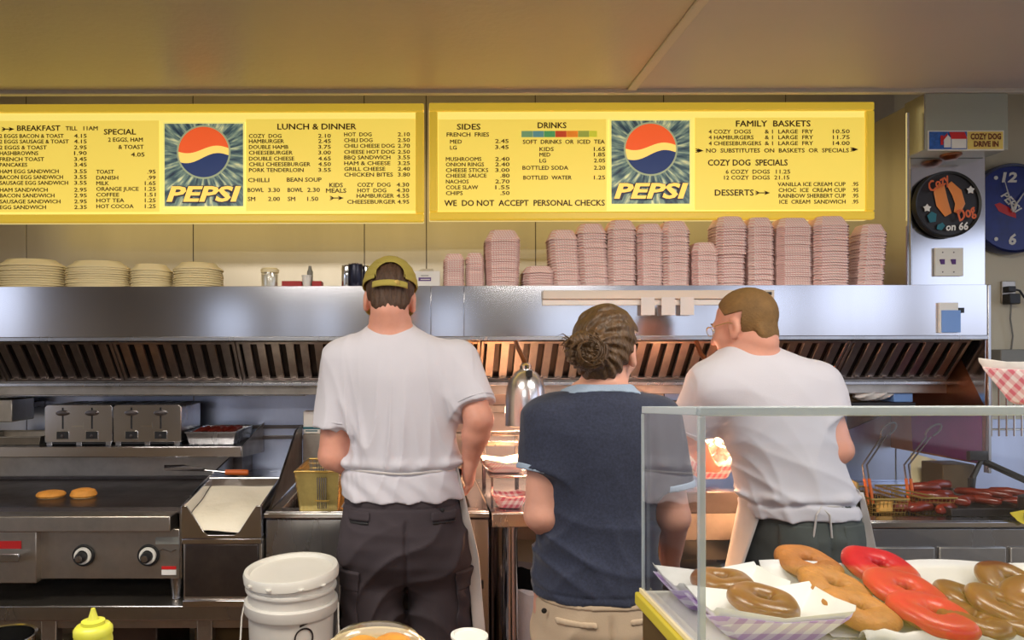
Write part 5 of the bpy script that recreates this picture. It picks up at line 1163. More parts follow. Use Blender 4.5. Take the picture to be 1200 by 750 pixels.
MB().box(CX0-.004, CX0+.001, CY0, CY1+.004, CZ0, CZ0+.008).build('side_channel', M['cream'], gc, bevel=.001)
MB().box(CX0+.001, CX1, CY0+.001, CY1, CZ0, CZ0+.004).build('floor_panel', M['whitep'], gc)
FZ = CZ0+.0045
# doughnuts
def donut(c, R, r, m1, lab, grp=None, tilt=(0,0), squash=.72, icing=None, seed=0, bump=.06):
    rr = random.Random(seed); t = thing('doughnut', (c[0], c[1], c[2]-r*squash), lab, 'doughnut', grp)
    Rm = Matrix.Rotation(tilt[0], 3, 'X') @ Matrix.Rotation(tilt[1], 3, 'Y'); ph = [rr.uniform(0, 6) for _ in range(6)]
    def S(u, v, k=1.0, off=0):
        a = 2*PI*u; b = 2*PI*v; w_ = 1+bump*math.sin(3*a+ph[0])*.5+bump*.5*math.sin(5*a+ph[1]); q_ = r*k*(1+bump*.6*math.sin(4*a+ph[2]+b))
        cc = math.cos(b); ss = math.sin(b); cc = math.copysign(abs(cc)**.85, cc); ss = math.copysign(abs(ss)**.85, ss)
        x = (R*w_+q_*cc)*math.cos(a); y = (R*w_+q_*cc)*math.sin(a); z = q_*ss*squash
        return tuple(Rm @ Vector((x, y, z+off))+Vector(c))
    m_ = MB().grid(S, 44, 20); o = m_.build('dough', m1, t, angle=80)
    if icing is not None:
        def T(u, v):
            a = 2*PI*u; dr = .06*math.sin(7*a+ph[3])+.05*math.sin(4*a+ph[4]); vv = (-.06+dr*.4)+(.62-dr*.8)*v; return S(u, vv, 1.06, .0008)
        MB().grid(T, 60, 14).build('icing', icing, t, angle=80)
    return t
def bt(px, py, d): return P(px, py, d)
def place(px, py, z): # point at height z seen at pixel
    d = (CZ-z)*800/(py-420); return Vector((XP(px, d), d, z))
boat('paper_boat_tray', (.485, 1.104, FZ), .092, .056, .034, 'ging3', 'paper boat with one plain doughnut, the rear of two at the case left end')
donut((.490, 1.102, FZ+.037), .029, .019, M['glaze_brown'], 'plain brown doughnut alone in the rear paper boat', seed=1)
boat('paper_boat_tray', (.505, .994, FZ), .103, .056, .036, 'ging3', 'paper boat with one tilted doughnut, the front of two at the case left end')
donut((.502, .994, FZ+.043), .030, .019, M['glaze_brown'], 'plain brown doughnut tilted in the front paper boat', seed=2, tilt=(.12,.10))
# lined tray for the pile
lt = thing('doughnut_tray', (1.0, 1.08, FZ), 'wax-paper lined tray under the doughnut pile in the case', 'tray')
lx0 = XP(905, 1.12)
MB().box(lx0+.06, 1.58, .96, 1.15, FZ, FZ+.004).build('board', M['whitep'], lt)
def sheet(x0, x1, y0, y1, z, hb, seed, nm='wax_sheet'):
    rr = random.Random(seed); p1, p2 = rr.uniform(0,6), rr.uniform(0,6)
    def fn(u, v):
        x = x0+(x1-x0)*u; y = y0+(y1-y0)*v; z_ = z+hb*max(0, (v-.72)/.28)**1.3+.0035*math.sin(u*14+p1)*math.sin(v*9+p2)+.004; 
        return (x+.006*math.sin(v*5+p1), y, z_)
    return MB().grid(fn, 26, 16).build(nm, M['paper'], lt, solid=.0006, angle=40)
sheet(lx0, 1.17, .965, 1.160, FZ+.002, .046, 1); sheet(1.0, 1.5, .968, 1.158, FZ+.004, .042, 5)
m_ = MB()
def crumple(u, v): x = XP(985,1.0)+.5*u; return (x, .941+.02*v+.004*math.sin(u*50), FZ+.003+.014*math.sin(v*PI)**.8+.004*math.sin(u*34)*math.sin(u*11+1))
m_.grid(crumple, 60, 8); m_.build('crumpled_front_sheet', M['paper'], lt, solid=.0006, angle=60)
piles = [
 (946, 662, 1.098, 'tan', (.26,.10), 'tan sugared doughnut at the top of the leaning left row'),
 (976, 690, 1.090, 'tan', (.26,.14), 'tan sugared doughnut in the middle of the leaning row'),
 (1005,717, 1.078, 'tan', (.20,.12), 'tan sugared doughnut at the front of the leaning row'),
 (1030,667, 1.098, 'red', (.30,.08), 'red iced doughnut at the back of the red row, its hole showing'),
 (1060,695, 1.089, 'red', (.28,.12), 'red iced doughnut in the middle of the red row'),
 (1092,722, 1.077, 'red', (.20,.12), 'red iced doughnut at the front of the red row'),
 (1183,684, 1.088, 'brn', (.42,.05), 'glossy brown doughnut at the back right, its hole showing'),
 (1134,704, 1.078, 'brn', (.20,.20), 'glossy brown doughnut behind the front red one'),
 (1174,712, 1.084, 'brn', (.35,.20), 'glossy brown doughnut in the middle of the brown heap'),
 (1216,702, 1.096, 'brn', (.30,-.25), 'glossy brown doughnut cut by the right picture edge'),
 (1152,733, 1.072, 'brn', (.15,.10), 'glossy brown doughnut at the very front of the brown heap'),
 (1208,734, 1.073, 'brn', (.15,-.10), 'glossy brown doughnut in the lower right picture corner')]
for k, (px, py, z, kind, tl, lab) in enumerate(piles):
    c = place(px, py, z); c.y = max(c.y, .984)
    m1 = {'tan': M['dough_side'], 'red': M['dough_side'], 'brn': M['glaze_brown']}[kind]
    donut((c.x, c.y, c.z), {'tan':.031,'red':.0335,'brn':.0275}[kind], {'tan':.0205,'red':.0215,'brn':.0195}[kind], m1, lab, tilt=tl, icing={'red':M['glaze_red'],'tan':M['dough'],'brn':None}[kind], seed=10+k, squash=.60)
# checked basket on top of the case
c = P(1205, 477, 1.10); boat('food_basket', (c.x+.014, 1.055, 1.3755), .090, .060, .052, 'ging2', 'red checked paper food basket on top of the glass case', liner=True)

# ================================================================ THINGS ON THE LOW COUNTER
c = P(108.5, 712, 1.22); t = thing('mustard_bottle', (c.x, 1.22, .80), 'yellow squeeze bottle with a pointed tip at the bottom left', 'bottle'); zt = c.z
h0 = ZP(742, 1.22); r = 21.5*1.22/800
MB().lathe([(r*.92,0),(r,.006),(r,h0-.80-.010),(r*.94,h0-.80),(r*.9,h0-.80)], (c.x,1.22,.80), 32).build('body', M['yellowp'], t)
MB().lathe([(r*1.0,h0-.80+.0005),(r*1.0,h0-.80+.010),(r*.86,h0-.80+.016),(r*.62,h0-.80+.018),(r*.60,h0-.80+.024),(r*.30,h0-.80+.026),(r*.24,h0-.80+.030),(.0032,zt-.80),(0,zt-.80+.0005)], (c.x,1.22,.80), 32).build('nozzle_cap', M['yellowp'], t)
c = P(2, 744, 1.15); t = thing('steel_bowl', (c.x, 1.15, .80), 'pale rimmed steel bowl in the bottom left corner', 'bowl')
hz = c.z-.80; MB().lathe([(.03,.0),(.045,.02),(.05,hz-.004),(.053,hz),(.048,hz-.001),(.042,.024),(0,.006)], (c.x,1.15,.80), 36).build('bowl', M['chrome'], t)
c = P(441, 737, 1.18); t = thing('wrapped_tray', (c.x, 1.18, .80), 'film-wrapped round tray of pastries at the bottom centre', 'food tray')
zt = c.z-.80
MB().lathe([(.06,0),(.07,.01),(.085,zt-.035),(.088,zt-.030),(.082,zt-.031),(.066,.012),(0,.008)], (c.x,1.18,.80), 36).build('bowl', M['cream'], t)
MB().lathe([(.086,zt-.030),(.070,zt-.012),(.045,zt-.003),(.02,zt),(0,zt)], (c.x,1.18,.80), 36).build('film', M['film'], t)
for k, (dx, dy) in enumerate(((-.025,.0),(.028,.012),(.004,-.028))):
    MB().lathe([(.022,0),(.032,.008),(.030,.018),(.015,.026),(0,.027)], (c.x+dx,1.18+dy,.80+zt-.042), 20).build('pastry', M['bread'], t)
MB().lathe([(.080,.01),(.083,zt-.05),(.0,zt-.045)], (c.x,1.18,.80), 24).build('packing', M['paper'], t)
c = P(546, 744, 1.2); t = thing('foam_cup', (c.x, 1.2, .80), 'crumpled white cup lid at the bottom centre beside the apron', 'cup'); zt = c.z-.80
MB().lathe([(.022,0),(.030,zt-.006),(.033,zt-.004),(.033,zt),(.028,zt+.002),(.026,zt-.002),(0,zt-.002)], (c.x+.005,1.2,.80), 24).build('cup', M['whitep'], t)

# ================================================================ WHITE BUCKETS
bd = 2.03; bxc = XP(341, bd); 
cr_ = thing('milk_crate', (bxc, bd, .006), 'dark crate on the floor carrying the white bucket', 'crate')
zb = .31
for k in range(4):
    z = .01+k*.075; f_ = MB(); s = .14; f_.box(bxc-s,bxc+s,bd-s,bd-s+.008,z,z+.05); f_.box(bxc-s,bxc+s,bd+s-.008,bd+s,z,z+.05); f_.box(bxc-s,bxc-s+.008,bd-s+.008,bd+s-.008,z,z+.05); f_.box(bxc+s-.008,bxc+s,bd-s+.008,bd+s-.008,z,z+.05); f_.build('rim_band', M['black'], cr_, bevel=.002)
for sx_ in (-1, 1):
    for sy_ in (-1, 1): MB().box(bxc+sx_*.132-.006,bxc+sx_*.132+.006,bd+sy_*.132-.006,bd+sy_*.132+.006,.006,zb-.005).build('post', M['black'], cr_)
MB().box(bxc-.14,bxc+.14,bd-.14,bd+.14,zb-.01,zb-.001).build('top', M['black'], cr_)
bk = thing('plastic_bucket', (bxc, bd, zb), 'tall white plastic bucket with a tilted lid in front of the fryer', 'bucket')
zr = ZP(672, bd)  # rim of lid
R = 53*bd/800
H = zr-zb
def B(dz): return H+dz
prof = [(R*.82,0),(R*.84,.01),(R*.93,B(-.105)),(R*1.0,B(-.103)),(R*1.02,B(-.098)),(R*1.02,B(-.072)),(R*.985,B(-.068)),(R*.94,B(-.068)),(R*.945,B(-.040)),(R*.99,B(-.038)),(R*1.0,B(-.033)),(R*.99,B(-.028)),(R*.95,B(-.026)),(R*.95,B(-.004)),(0,B(-.004))]
MB().lathe(prof, (bxc,bd,zb), 56).build('body', M['bucket'], bk)
tl = Matrix.Rotation(math.radians(3), 3, 'Y').transposed() @ Matrix.Rotation(math.radians(2), 3, 'X')
lid = MB().lathe([(R*1.0,-.022),(R*1.035,-.020),(R*1.045,.0),(R*1.02,.009),(R*.97,.010),(R*.93,.008),(R*.90,-.002),(R*.86,-.003),(0,-.001)], (bxc,bd,zr+.012), 56, rot=tl); lid.build('lid', M['whitep'], bk)
m_ = MB()
for a in (-2.35, -1.85, -1.2, -.7): m_.lathe([(0,0),(.009,0),(.009,.004),(0,.004)], (bxc+math.cos(a)*R*1.03, bd+math.sin(a)*R*1.03, zr-.006), 6)
m_.build('tear_tab', M['whitep'], bk)
hpts = []
for i in range(15):
    a = PI*i/14; hpts.append((bxc-R*1.03*math.cos(a), bd-R*.55*math.sin(a)-.02, zb+B(-.085)-.20*math.sin(a)*1.0))
hp = [(bxc-R*1.03, bd, zb+B(-.085)), (bxc-R*1.06, bd-.02, zb+B(-.12)), (bxc-R*1.08, bd-.03, zb+B(-.20)), (bxc-R*.95, bd-.09, zb+B(-.27)), (bxc, bd-R*1.04, zb+B(-.30)), (bxc+R*.95, bd-.09, zb+B(-.27)), (bxc+R*1.06, bd-.02, zb+B(-.17)), (bxc+R*1.03, bd, zb+B(-.085))]
MB().tube(hp, .0025, 6).build('bail_handle', M['whitep'], bk)
# printed mark on the bucket
m_ = MB()
def on_bucket(v, f, x0, z0, s):
    out = []
    for q_ in v:
        # text runs downwards, rotated a quarter turn
        u, w_ = q_[1]*s, -q_[0]*s; a = -PI/2+(x0+u)/(R*.92); rr_ = R*.93+.0006; out.append((bxc+rr_*math.cos(a), bd+rr_*math.sin(a), z0-(-w_)*1.0))
    return out
def on_side(a, z, rr_=None): r2 = (rr_ or R*.945)+.0006; return (bxc+r2*math.cos(a), bd+r2*math.sin(a), z)
z0_ = ZP(727, bd-R)
for k, (w0, dz, sl) in enumerate(((.30,0,.010),(.20,-.020,.008))):
    a0 = -PI/2+.36; m_ = MB(); n_ = 8
    vs = [on_side(a0+w0*i/n_, z0_+dz+sl*i/n_) for i in range(n_+1)]+[on_side(a0+w0*i/n_, z0_+dz+sl*i/n_-.006) for i in range(n_+1)]
    m_.add(vs, [(i, i+1, n_+2+i, n_+1+i) for i in range(n_)]); m_.build('print_bar', M['blackp'], bk, smooth=False)
m_ = MB(); n_ = 28; vs = []
for i in range(n_):
    b_ = 2*PI*i/n_
    for q_ in (.030, .025): vs.append(on_side(-PI/2+.46+q_*math.cos(b_)/R, z0_-.058+q_*math.sin(b_)))
m_.add(vs, [(2*i, 2*i+1, (2*i+3) % (2*n_), (2*i+2) % (2*n_)) for i in range(n_)]); m_.build('print_ring', M['blackp'], bk, smooth=False)
# ================================================================ PEOPLE
def frame(yaw=0, pitch=0, roll=0):
    """head frame: local x right, y forward, z up"""
    return Matrix.Rotation(yaw, 3, 'Z') @ Matrix.Rotation(-pitch, 3, 'X') @ Matrix.Rotation(roll, 3, 'Y')
class Head:
    def __init__(s, c, yaw, pitch, roll=0, k=1.0):
        s.c = Vector(c); s.R = frame(yaw, pitch, roll); s.k = k; s.Rn = [[s.R[i][j] for j in range(3)] for i in range(3)]
    def p(s, x, y, z): return s.c+s.R @ (Vector((x, y, z))*s.k)
    def ell(s, c, r, extra=None): 
        k = s.k; ex = None
        return ell(s.p(*c), tuple(q*k for q in r), s.Rn, extra)
    def rc(s, a, b, ra, rb): return rc(s.p(*a), s.p(*b), ra*s.k, rb*s.k)
def head_prims(h, wide=1.0):
    pr = [(h.ell((0,-.012,.030),(.074*wide,.094,.086)),'u',.0), (h.ell((0,.022,-.030),(.060*wide,.068,.078)),'u',.03), (h.ell((0,.052,-.088),(.032,.030,.024)),'u',.03),
          (h.ell((0,.078,.018),(.046,.014,.010)),'u',.02), (h.rc((0,.088,.008),(0,.108,-.030),.007,.012),'u',.014), (h.ell((.014,.096,-.034),(.009,.010,.008)),'u',.008), (h.ell((-.014,.096,-.034),(.009,.010,.008)),'u',.008),
          (h.ell((.040,.062,-.030),(.022,.022,.022)),'u',.025), (h.ell((-.040,.062,-.030),(.022,.022,.022)),'u',.025),
          (h.ell((.030,.098,.002),(.015,.014,.010)),'s',.012), (h.ell((-.030,.098,.002),(.015,.014,.010)),'s',.012),
          (h.ell((0,.086,-.058),(.023,.011,.005)),'u',.008), (h.ell((0,.083,-.068),(.020,.011,.006)),'u',.008), (h.ell((0,.105,-.063),(.030,.014,.0018)),'s',.004)]
    for s_ in (-1, 1):
        pr += [(h.ell((s_*.077*wide,-.004,-.012),(.010,.019,.031)),'u',.010), (h.ell((s_*.086*wide,.003,-.010),(.006,.010,.018)),'s',.006), (h.ell((s_*.076*wide,.004,-.038),(.008,.010,.010)),'u',.008)]
    return pr
def face_parts(h, par, brow):
    for s_ in (-1, 1):
        e = MB().lathe([(0,-.011),(.006,-.0092),(.0095,-.0055),(.011,0),(.0095,.0055),(.006,.0092),(0,.011)], h.p(s_*.030,.078,.003), 14); e.build('eye', M['white'], par)
        MB().tube([h.p(s_*.014,.090,.020), h.p(s_*.030,.091,.026), h.p(s_*.046,.080,.020)], [.0025,.0035,.002], 6).build('eyebrow', brow, par)
        MB().lathe([(0,-.004),(.0048,0),(0,.004)], h.p(s_*.030,.0875,.003), 10).build('iris', M['black'], par)
def hand_prims(wp, dirv, palm_n, side, curl=.7, k=1.0, thumb_in=True):
    """wp wrist, dirv towards knuckles, palm_n out of the palm, side = thumb side direction sign"""
    d = Vector(dirv).normalized(); n = Vector(palm_n); n = (n-d*n.dot(d)).normalized(); s = d.cross(n)*side
    wp = Vector(wp); Rm = [[s[i], d[i], n[i]] for i in range(3)]
    pr = [(ell(wp+d*.047*k, (.041*k,.052*k,.017*k), Rm),'u',.02), (ell(wp+d*.035*k+s*.022*k+n*.006*k, (.018*k,.030*k,.016*k), Rm),'u',.015), (ell(wp+d*.03*k-s*.022*k+n*.004*k, (.015*k,.032*k,.015*k), Rm),'u',.015)]
    lens = [.072,.082,.076,.060]
    for i in range(4):
        off = s*(.030-.0195*i)*k; b = wp+d*(.088-.004*abs(i-1))*k+off; p = b; L = lens[i]*k; a = 0
        for j, (fr, r0, r1) in enumerate(((.45,.0098,.0090),(.32,.0090,.0082),(.23,.0082,.0070))):
            a += curl*(.75 if j == 0 else 1.0)+i*.04; q_ = p+(d*math.cos(a)+n*math.sin(a))*L*fr
            pr.append((rc(p, q_, r0*k, r1*k),'u',.003 if j == 0 else .0025)); p = q_
    t0 = wp+d*.022*k+s*.030*k+n*.004*k; t1 = t0+(d*.55+s*.65+n*.35).normalized()*.040*k; t2 = t1+(d*.75+s*.05+n*.6).normalized()*.032*k; t3 = t2+(d*.7-s*.2+n*.6).normalized()*.024*k
    pr += [(rc(t0,t1,.0135*k,.0115*k),'u',.012), (rc(t1,t2,.0112*k,.0100*k),'u',.004), (rc(t2,t3,.0100*k,.0080*k),'u',.004)]
    return pr
def fold(seedn, dirs, amp, freq, warp=.9):
    g = np.random.default_rng(seedn); W = g.normal(size=(5,3))*np.array([9,9,6]); ph = g.uniform(0,6,5)
    W2 = g.normal(size=(4,3))*np.array([5,5,4]); p2 = g.uniform(0,6,4)
    def f(x, y, z):
        w_ = sum(np.sin(W[i,0]*x+W[i,1]*y+W[i,2]*z+ph[i]) for i in range(5))/2.2
        m = sum(np.sin(W2[i,0]*x+W2[i,1]*y+W2[i,2]*z+p2[i]) for i in range(4))/2.
        mask = np.clip(.5+.6*m, 0, 1); out = 0
        for k, (dx, dy, dz) in enumerate(dirs):
            u = (dx*x+dy*y+dz*z)*freq+w_*warp*1.6+k*1.3
            r = 1-np.abs(np.sin(u)); out = out+(r**1.6)*(mask if k % 2 == 0 else 1-mask)
        return amp*(out-.35)
    return f
def legs_prims(hipc, hw, z_hip, ankles, r_th, r_kn, r_an, knees=None):
    pr = []
    for i, s_ in enumerate((-1, 1)):
        hp = (hipc[0]+s_*hw, hipc[1], z_hip); an = ankles[i]; kn = knees[i] if knees else ((hp[0]+an[0])/2, (hp[1]+an[1])/2+.015, .50)
        pr += [(rc(hp, kn, r_th, r_kn),'u',.04), (rc(kn, (an[0],an[1],an[2]), r_kn, r_an),'u',.02)]
    return pr
def shoe(par, an, d=0):
    m_ = MB(); x, y = an[0], an[1]
    m_.lathe([(.0,.006),(.85,.006),(.98,.02),(1,.035),(.93,.05),(.8,.062),(0,.068)], (0,0,0), 28); vs = m_.v; m_.v = []
    for (a, b, z) in vs: m_.v.append((x+a*.046*(1+.12*(b > 0)), y+.055+b*.135, z+(.035*max(0, -b)+.01)*(z > .045)))
    m_.lathe([(.046,.05),(.044,.11),(.036,.11)], (x, y, 0), 20, cap=False)
    o = m_.build('shoe', M['leather'], par)
    s2 = MB(); s2.lathe([(0,.006),(1.02,.006),(1.02,.016),(0,.016)], (0,0,0), 28); s2.v = [(x+a*.047*(1+.12*(b > 0)), y+.055+b*.138, z) for a, b, z in s2.v]; s2.build('sole', M['rubber'], o)
def secs_px(rows, d, dy=0):
    """rows: (py, cx px, rx px, ry m, cy offset)"""
    return [(ZP(py, d), XP(cx, d), d+dy+oy, rx*d/800, ry) for py, cx, rx, ry, oy in rows]
HR = .0047
def cutz(f3, z0):
    f, a, b = f3; return (lambda x, y, z: np.maximum(f(x,y,z), z-z0), a, b)
def clip(f3, grow, x0, x1, z0, z1, y1):
    f, a, b = f3
    def g(x, y, z): return np.maximum(np.maximum(np.maximum(f(x,y,z)-grow, np.maximum(x0-x, x-x1)), np.maximum(z0-z, z-z1)), y-y1)
    return g, np.array([x0, a[1]-grow, z0]), np.array([x1, min(y1, b[1]), z1])
def patch(name, prims, grow, box, mat_, par, disp=None, y1=9, h=.004):
    pr = [(clip(p[0], grow, box[0], box[1], box[2], box[3], y1), 'u', min(p[2], .02)) for p in prims]
    return sdf_mesh(name, pr, h, mat_, par, disp, pad=.012)
# ---------------------------------------------------------------- man in the olive cap
def man_cap():
    d = 2.20; S = lambda px, py, dd=d: P(px, py, dd)
    fx = XP(475, d); t = thing('person', (fx, 2.20, 0.006), 'man in a white T-shirt, olive cap and charcoal cargo trousers seen from behind', 'person')
    h = Head(S(457, 349, 2.225), 0.04, .26, .03)
    tor = smooth_secs(secs_px([(379,458,20,.055,.02),(386,458,29,.066,.012),(393,459,46,.078,.005),(402,461,64,.090,.0),(418,464,76,.104,-.004),(440,468,75,.115,-.004),(480,470,66,.118,0),(515,471,62,.118,0),(545,471,64.5,.118,0),(562,471,68.5,.130,0),(580,471,70.5,.138,0)], d))
    hips = smooth_secs(secs_px([(568,470,64,.122,0),(585,471,66,.128,-.002),(605,471,69,.136,-.006),(630,473,74,.145,-.010),(652,475,75,.138,-.006),(668,475,68,.110,0),(682,475,50,.06,0)], d), 60)
    LS, RS = S(403,424), S(537,424); LE, LW = S(389,534,2.17), S(440,562,2.36); RE, RW = S(561,492,2.12), S(551,540,2.17)
    an = [(XP(440,d), 2.16, .10), (XP(520,d), 2.22, .10)]
    knees = [(XP(436,d), 2.215, .50), (XP(517,d), 2.225, .50)]
    body = [(loft(tor, off=.012),'u',0), (loft(hips, off=.015),'u',.03), (rc(h.p(0,-.035,-.06), S(458,392,2.20), .060,.070),'u',.04)]+head_prims(h)
    body += [(rc(LS,LE,.052,.044),'u',.03),(rc(LE,LW,.043,.028),'u',.012),(rc(RS,RE,.052,.045),'u',.03),(rc(RE, Vector(RE).lerp(RW,.35),.044,.043),'u',.012),(rc(Vector(RE).lerp(RW,.35),RW,.043,.027),'u',.012)]
    body += hand_prims(RW, (.0,.03,-.10), (-.9,.3,-.1), 1, curl=.55, k=.98)+hand_prims(LW, (.05,.09,-.03), (.2,0,-1), -1, curl=.5)
    body += legs_prims((XP(475,d), d), .09, .86, an, .085, .055, .04, knees)
    for a in an: body.append((rc(a, (a[0], a[1]+.10, .035), .035, .028),'u',.02))
    bo = sdf_mesh('body', body, HR, M['skin2'], t); face_parts(h, bo, M['hair1'])
    # shirt
    hemR = S(549.5,479,2.14); nR = (Vector(RE)-Vector(RS)).normalized(); hemL = S(387,500,2.15); nL = (Vector(LE)-Vector(LS)).normalized()
    nk = [(tuple(S(458,383.5)), (0,.12,1.0))]
    f1 = fold(3, [(.80,.2,.50),(-.78,.2,.42),(.95,0,.2)], .0125, 30, 1.3)
    w_ = lambda z, py, s: np.exp(-((z-ZP(py,d))/s)**2)
    def disp(x, y, z):
        base = f1(x,y,z)*(.16+.95*w_(z,510,.13)); wa = ZP(547,d)
        tie = -.007*np.exp(-((z-wa-.004*np.sin(x*30))/.007)**2)+.0075*np.exp(-((z-wa-.022)/.016)**2)*(1+.6*np.sin(x*55+2*np.sin(x*20)))
        skirt = .0035*np.sin(x*75+3*np.sin(z*30))*np.clip((wa-z)/.05,0,1)
        return base+tie+skirt
    def cutneck(f3):
        f, a, b = f3
        c0 = np.array(S(458,380.5)); 
        return (lambda x, y, z: np.maximum(f(x,y,z), (z-c0[2])+.30*(y-c0[1]-.03)), a, b)
    sleeves = [(rc(LS, LE, .072, .070, cut=[(hemL, nL)]),'u',.05), (rc(RS, RE, .071, .068, cut=[(hemR, nR)]),'u',.05)]
    sh_ = sdf_mesh('t_shirt', [(cutneck(loft(tor, off=-.004)),'u',0)]+sleeves, .0048, M['tee'], t, disp)
    cl_ = MB(); c0 = S(458,384)
    for ang in (0,): cl_.tube([(c0.x+.066*math.cos(a), 2.215+.066*math.sin(a), c0.z-.008-.012*math.sin(a)*-1-.004) for a in [2*PI*i/32 for i in range(32)]], .005, 6, closed=True)
    cl_.build('collar', M['tee'], sh_)
    # sleeve hems
    for (a, b, c, r) in ((LS, LE, hemL, .0715), (RS, RE, hemR, .070)):
        n = (Vector(b)-Vector(a)).normalized(); u = n.orthogonal().normalized(); v = n.cross(u); cc = Vector(a)+n*((Vector(c)-Vector(a)).dot(n)-.014); MB().tube([cc+u*r*math.cos(q_)+v*r*math.sin(q_) for q_ in [2*PI*i/28 for i in range(28)]], .0022, 5, closed=True).build('hem_stitch', M['tee'], sh_)
    # trousers
    legp = []
    for (hp, kn, a_) in (((XP(438,d),2.195,.80), (XP(435,d),2.205,.50), (XP(437,d),2.175,.10)), ((XP(511,d),2.195,.80), (XP(517,d),2.215,.50), (XP(521,d),2.225,.10))):
        legp += [(rc(hp, kn, .098, .096),'u',.045), (rc(kn, a_, .096, .088),'u',.02)]
    f2 = fold(8, [(.3,.2,.9),(-.45,.1,.8),(.8,.3,.4)], .013, 22, 1.3)
    seam = lambda x, z: -.010*np.exp(-((x-XP(476,d))/.006)**2)*np.clip((ZP(596,d)-z)/.03, 0, 1)
    def disp2(x, y, z):
        zz_ = f2(x,y,z)*np.clip((ZP(586,d)-z)/.10, 0, 1); belt = -.004*np.exp(-((z-ZP(587,d))/.003)**2); return zz_+seam(x, z)*(y < d)+belt
    trp = [(cutz(loft(hips, off=-.004),ZP(574,d)),'u',0)]+legp
    tr = sdf_mesh('cargo_trousers', trp, .0055, M['char'], t, disp2)
    zf = lambda py: ZP(py, d)
    for (a_, b_) in ((XP(504,d), XP(533,d)), (XP(411,d), XP(436,d))):
        patch('pocket_flap', trp, .006, (a_, b_, zf(600), zf(590)), M['char'], tr, y1=d)
        patch('pocket_welt', trp, .004, (a_+.004, b_-.004, zf(604), zf(601)), M['black'], tr, y1=d)
    MB().lathe([(0,.003),(.006,.002),(.007,0)], P(518,598,d-.150), 12, rot=rotY).build('button', M['black'], tr)
    for (a_, b_, dx) in ((XP(392,d), XP(421,d), -1), (XP(534,d), XP(562,d), 1)):
        po = patch('cargo_pocket', trp, .008, (a_-.03, b_+.03, zf(728), zf(668)) if dx < 0 else (a_, b_+.03, zf(728), zf(668)), M['char'], tr, lambda x, y, z: .003*np.sin(z*70+x*60)) if False else patch('cargo_pocket', trp, .008, (a_-.05, b_, zf(728), zf(668)) if dx < 0 else (a_, b_+.05, zf(728), zf(668)), M['char'], tr, lambda x, y, z: .003*np.sin(z*70+x*60))
        patch('pocket_flap', trp, .012, (a_-.05, b_+.004, zf(682), zf(660)) if dx < 0 else (a_-.004, b_+.05, zf(682), zf(660)), M['char'], po)
    # apron
    def ap(u, v):
        py = 540+v*330; z = ZP(py, d); tw = max(0, (.14-u)/.14); a = math.radians(-14+(180+28)*(max(u, .14)-.14)/.86); cxx = XP(471, d); rxp = float(np.interp(540+v*330, [540,580,640,700,745,870], [62,68,77,82,86,90])); rx = (rxp+2*math.sin(u*40)*v)*d/800; ry = .138+.004*v+.004*math.sin(u*37+v*3)*v
        x = cxx+rx*math.cos(a)*(1 if math.cos(a) > 0 else .90); y = d+ry*math.sin(a); x += tw*13*d/800*min(1, .25+v*2.2); y -= tw*.012+.006*math.sin(tw*3)*math.sin(v*14); return (x, y, z)
    MB().grid(ap, 70, 24).build('apron', M['apron'], t, solid=.002)
    wz = ZP(547, d); st_ = [(XP(471,d)+(.178+.0)*math.cos(a), d+.127*math.sin(a), wz+.002*math.sin(5*a)) for a in [2*PI*i/48 for i in range(48)]]
    MB().tube(st_, .0035, 6, closed=True).build('apron_string', M['apron'], t)
    for k, s_ in enumerate((-1, 1)):
        pass
    for i, a in enumerate(an): shoe(t, a)
    # hair under the cap
    def hx(dd, x, y, z): return np.maximum(np.maximum(np.maximum(dd, -(z+.082-.0*x)), y-(.045+.5*z)), np.minimum(-(z-.012), y+.018))
    hr = sdf_mesh('hair', [(h.ell((0,-.012,.028),(.0795,.100,.096), hx),'u',0), (h.ell((0,-.070,-.035),(.060,.028,.048), lambda dd, x, y, z: np.maximum(dd, -(z+.030))),'u',.01)], .0028, M['hair1'], t, lambda x, y, z: .0012*np.sin(x*420)+.001*np.sin(x*250+z*60))
    # cap: crown with a half-moon opening at the back, strap, brim, button
    def cx_(dd, x, y, z):
        sh = np.abs(dd)-.0022; arch = ((x/.047)**2+((z+.000)/.050)**2) < 1; op = np.where(arch & (y < 0), .01, -.01)
        zc = -(z-(-.004-.10*np.minimum(y,0)*0)); return np.maximum(np.maximum(sh, zc), op)
    cp = sdf_mesh('cap', [(h.ell((0,-.010,.032),(.0875,.108,.099), cx_),'u',0)], .0025, M['cap'], t, lambda x, y, z: .0006*np.sin(z*300))
    m_ = MB()
    def strap(u, v): a = -PI/2+math.radians(-38+76*u); z = -.003+.020*v; k = math.sqrt(max(0,1-(z/.099)**2)); return tuple(h.p(.0895*k*math.cos(a), -.010+.110*k*math.sin(a), .034-.034+z))
    m_.grid(strap, 24, 3); m_.build('strap', M['cap'], cp, solid=.003)
    MB().box(-.006,.006,0,.004,-.008,.008); bm_ = MB(); bm_.lathe([(0,.003),(.009,.002),(.010,-.002)], h.p(.022,-.117,.008), 12, rot=rotY); bm_.build('buckle', M['brass_wire'], cp)
    m_ = MB()
    def brim(u, v): a = math.radians(25+130*u); e_ = .065*math.sin(PI*u)**.7*v; return tuple(h.p((.088+e_*.25)*math.cos(a), -.010+(.106)*math.sin(a)+e_, .002-.018*v*v-.015*abs(math.cos(a))))
    m_.grid(brim, 24, 6); m_.build('brim', M['cap'], cp, solid=.003)
    MB().lathe([(0,.006),(.006,.004),(.008,0)], h.p(0,-.010,.131), 12).build('button', M['cap'], cp)
    m_ = MB()
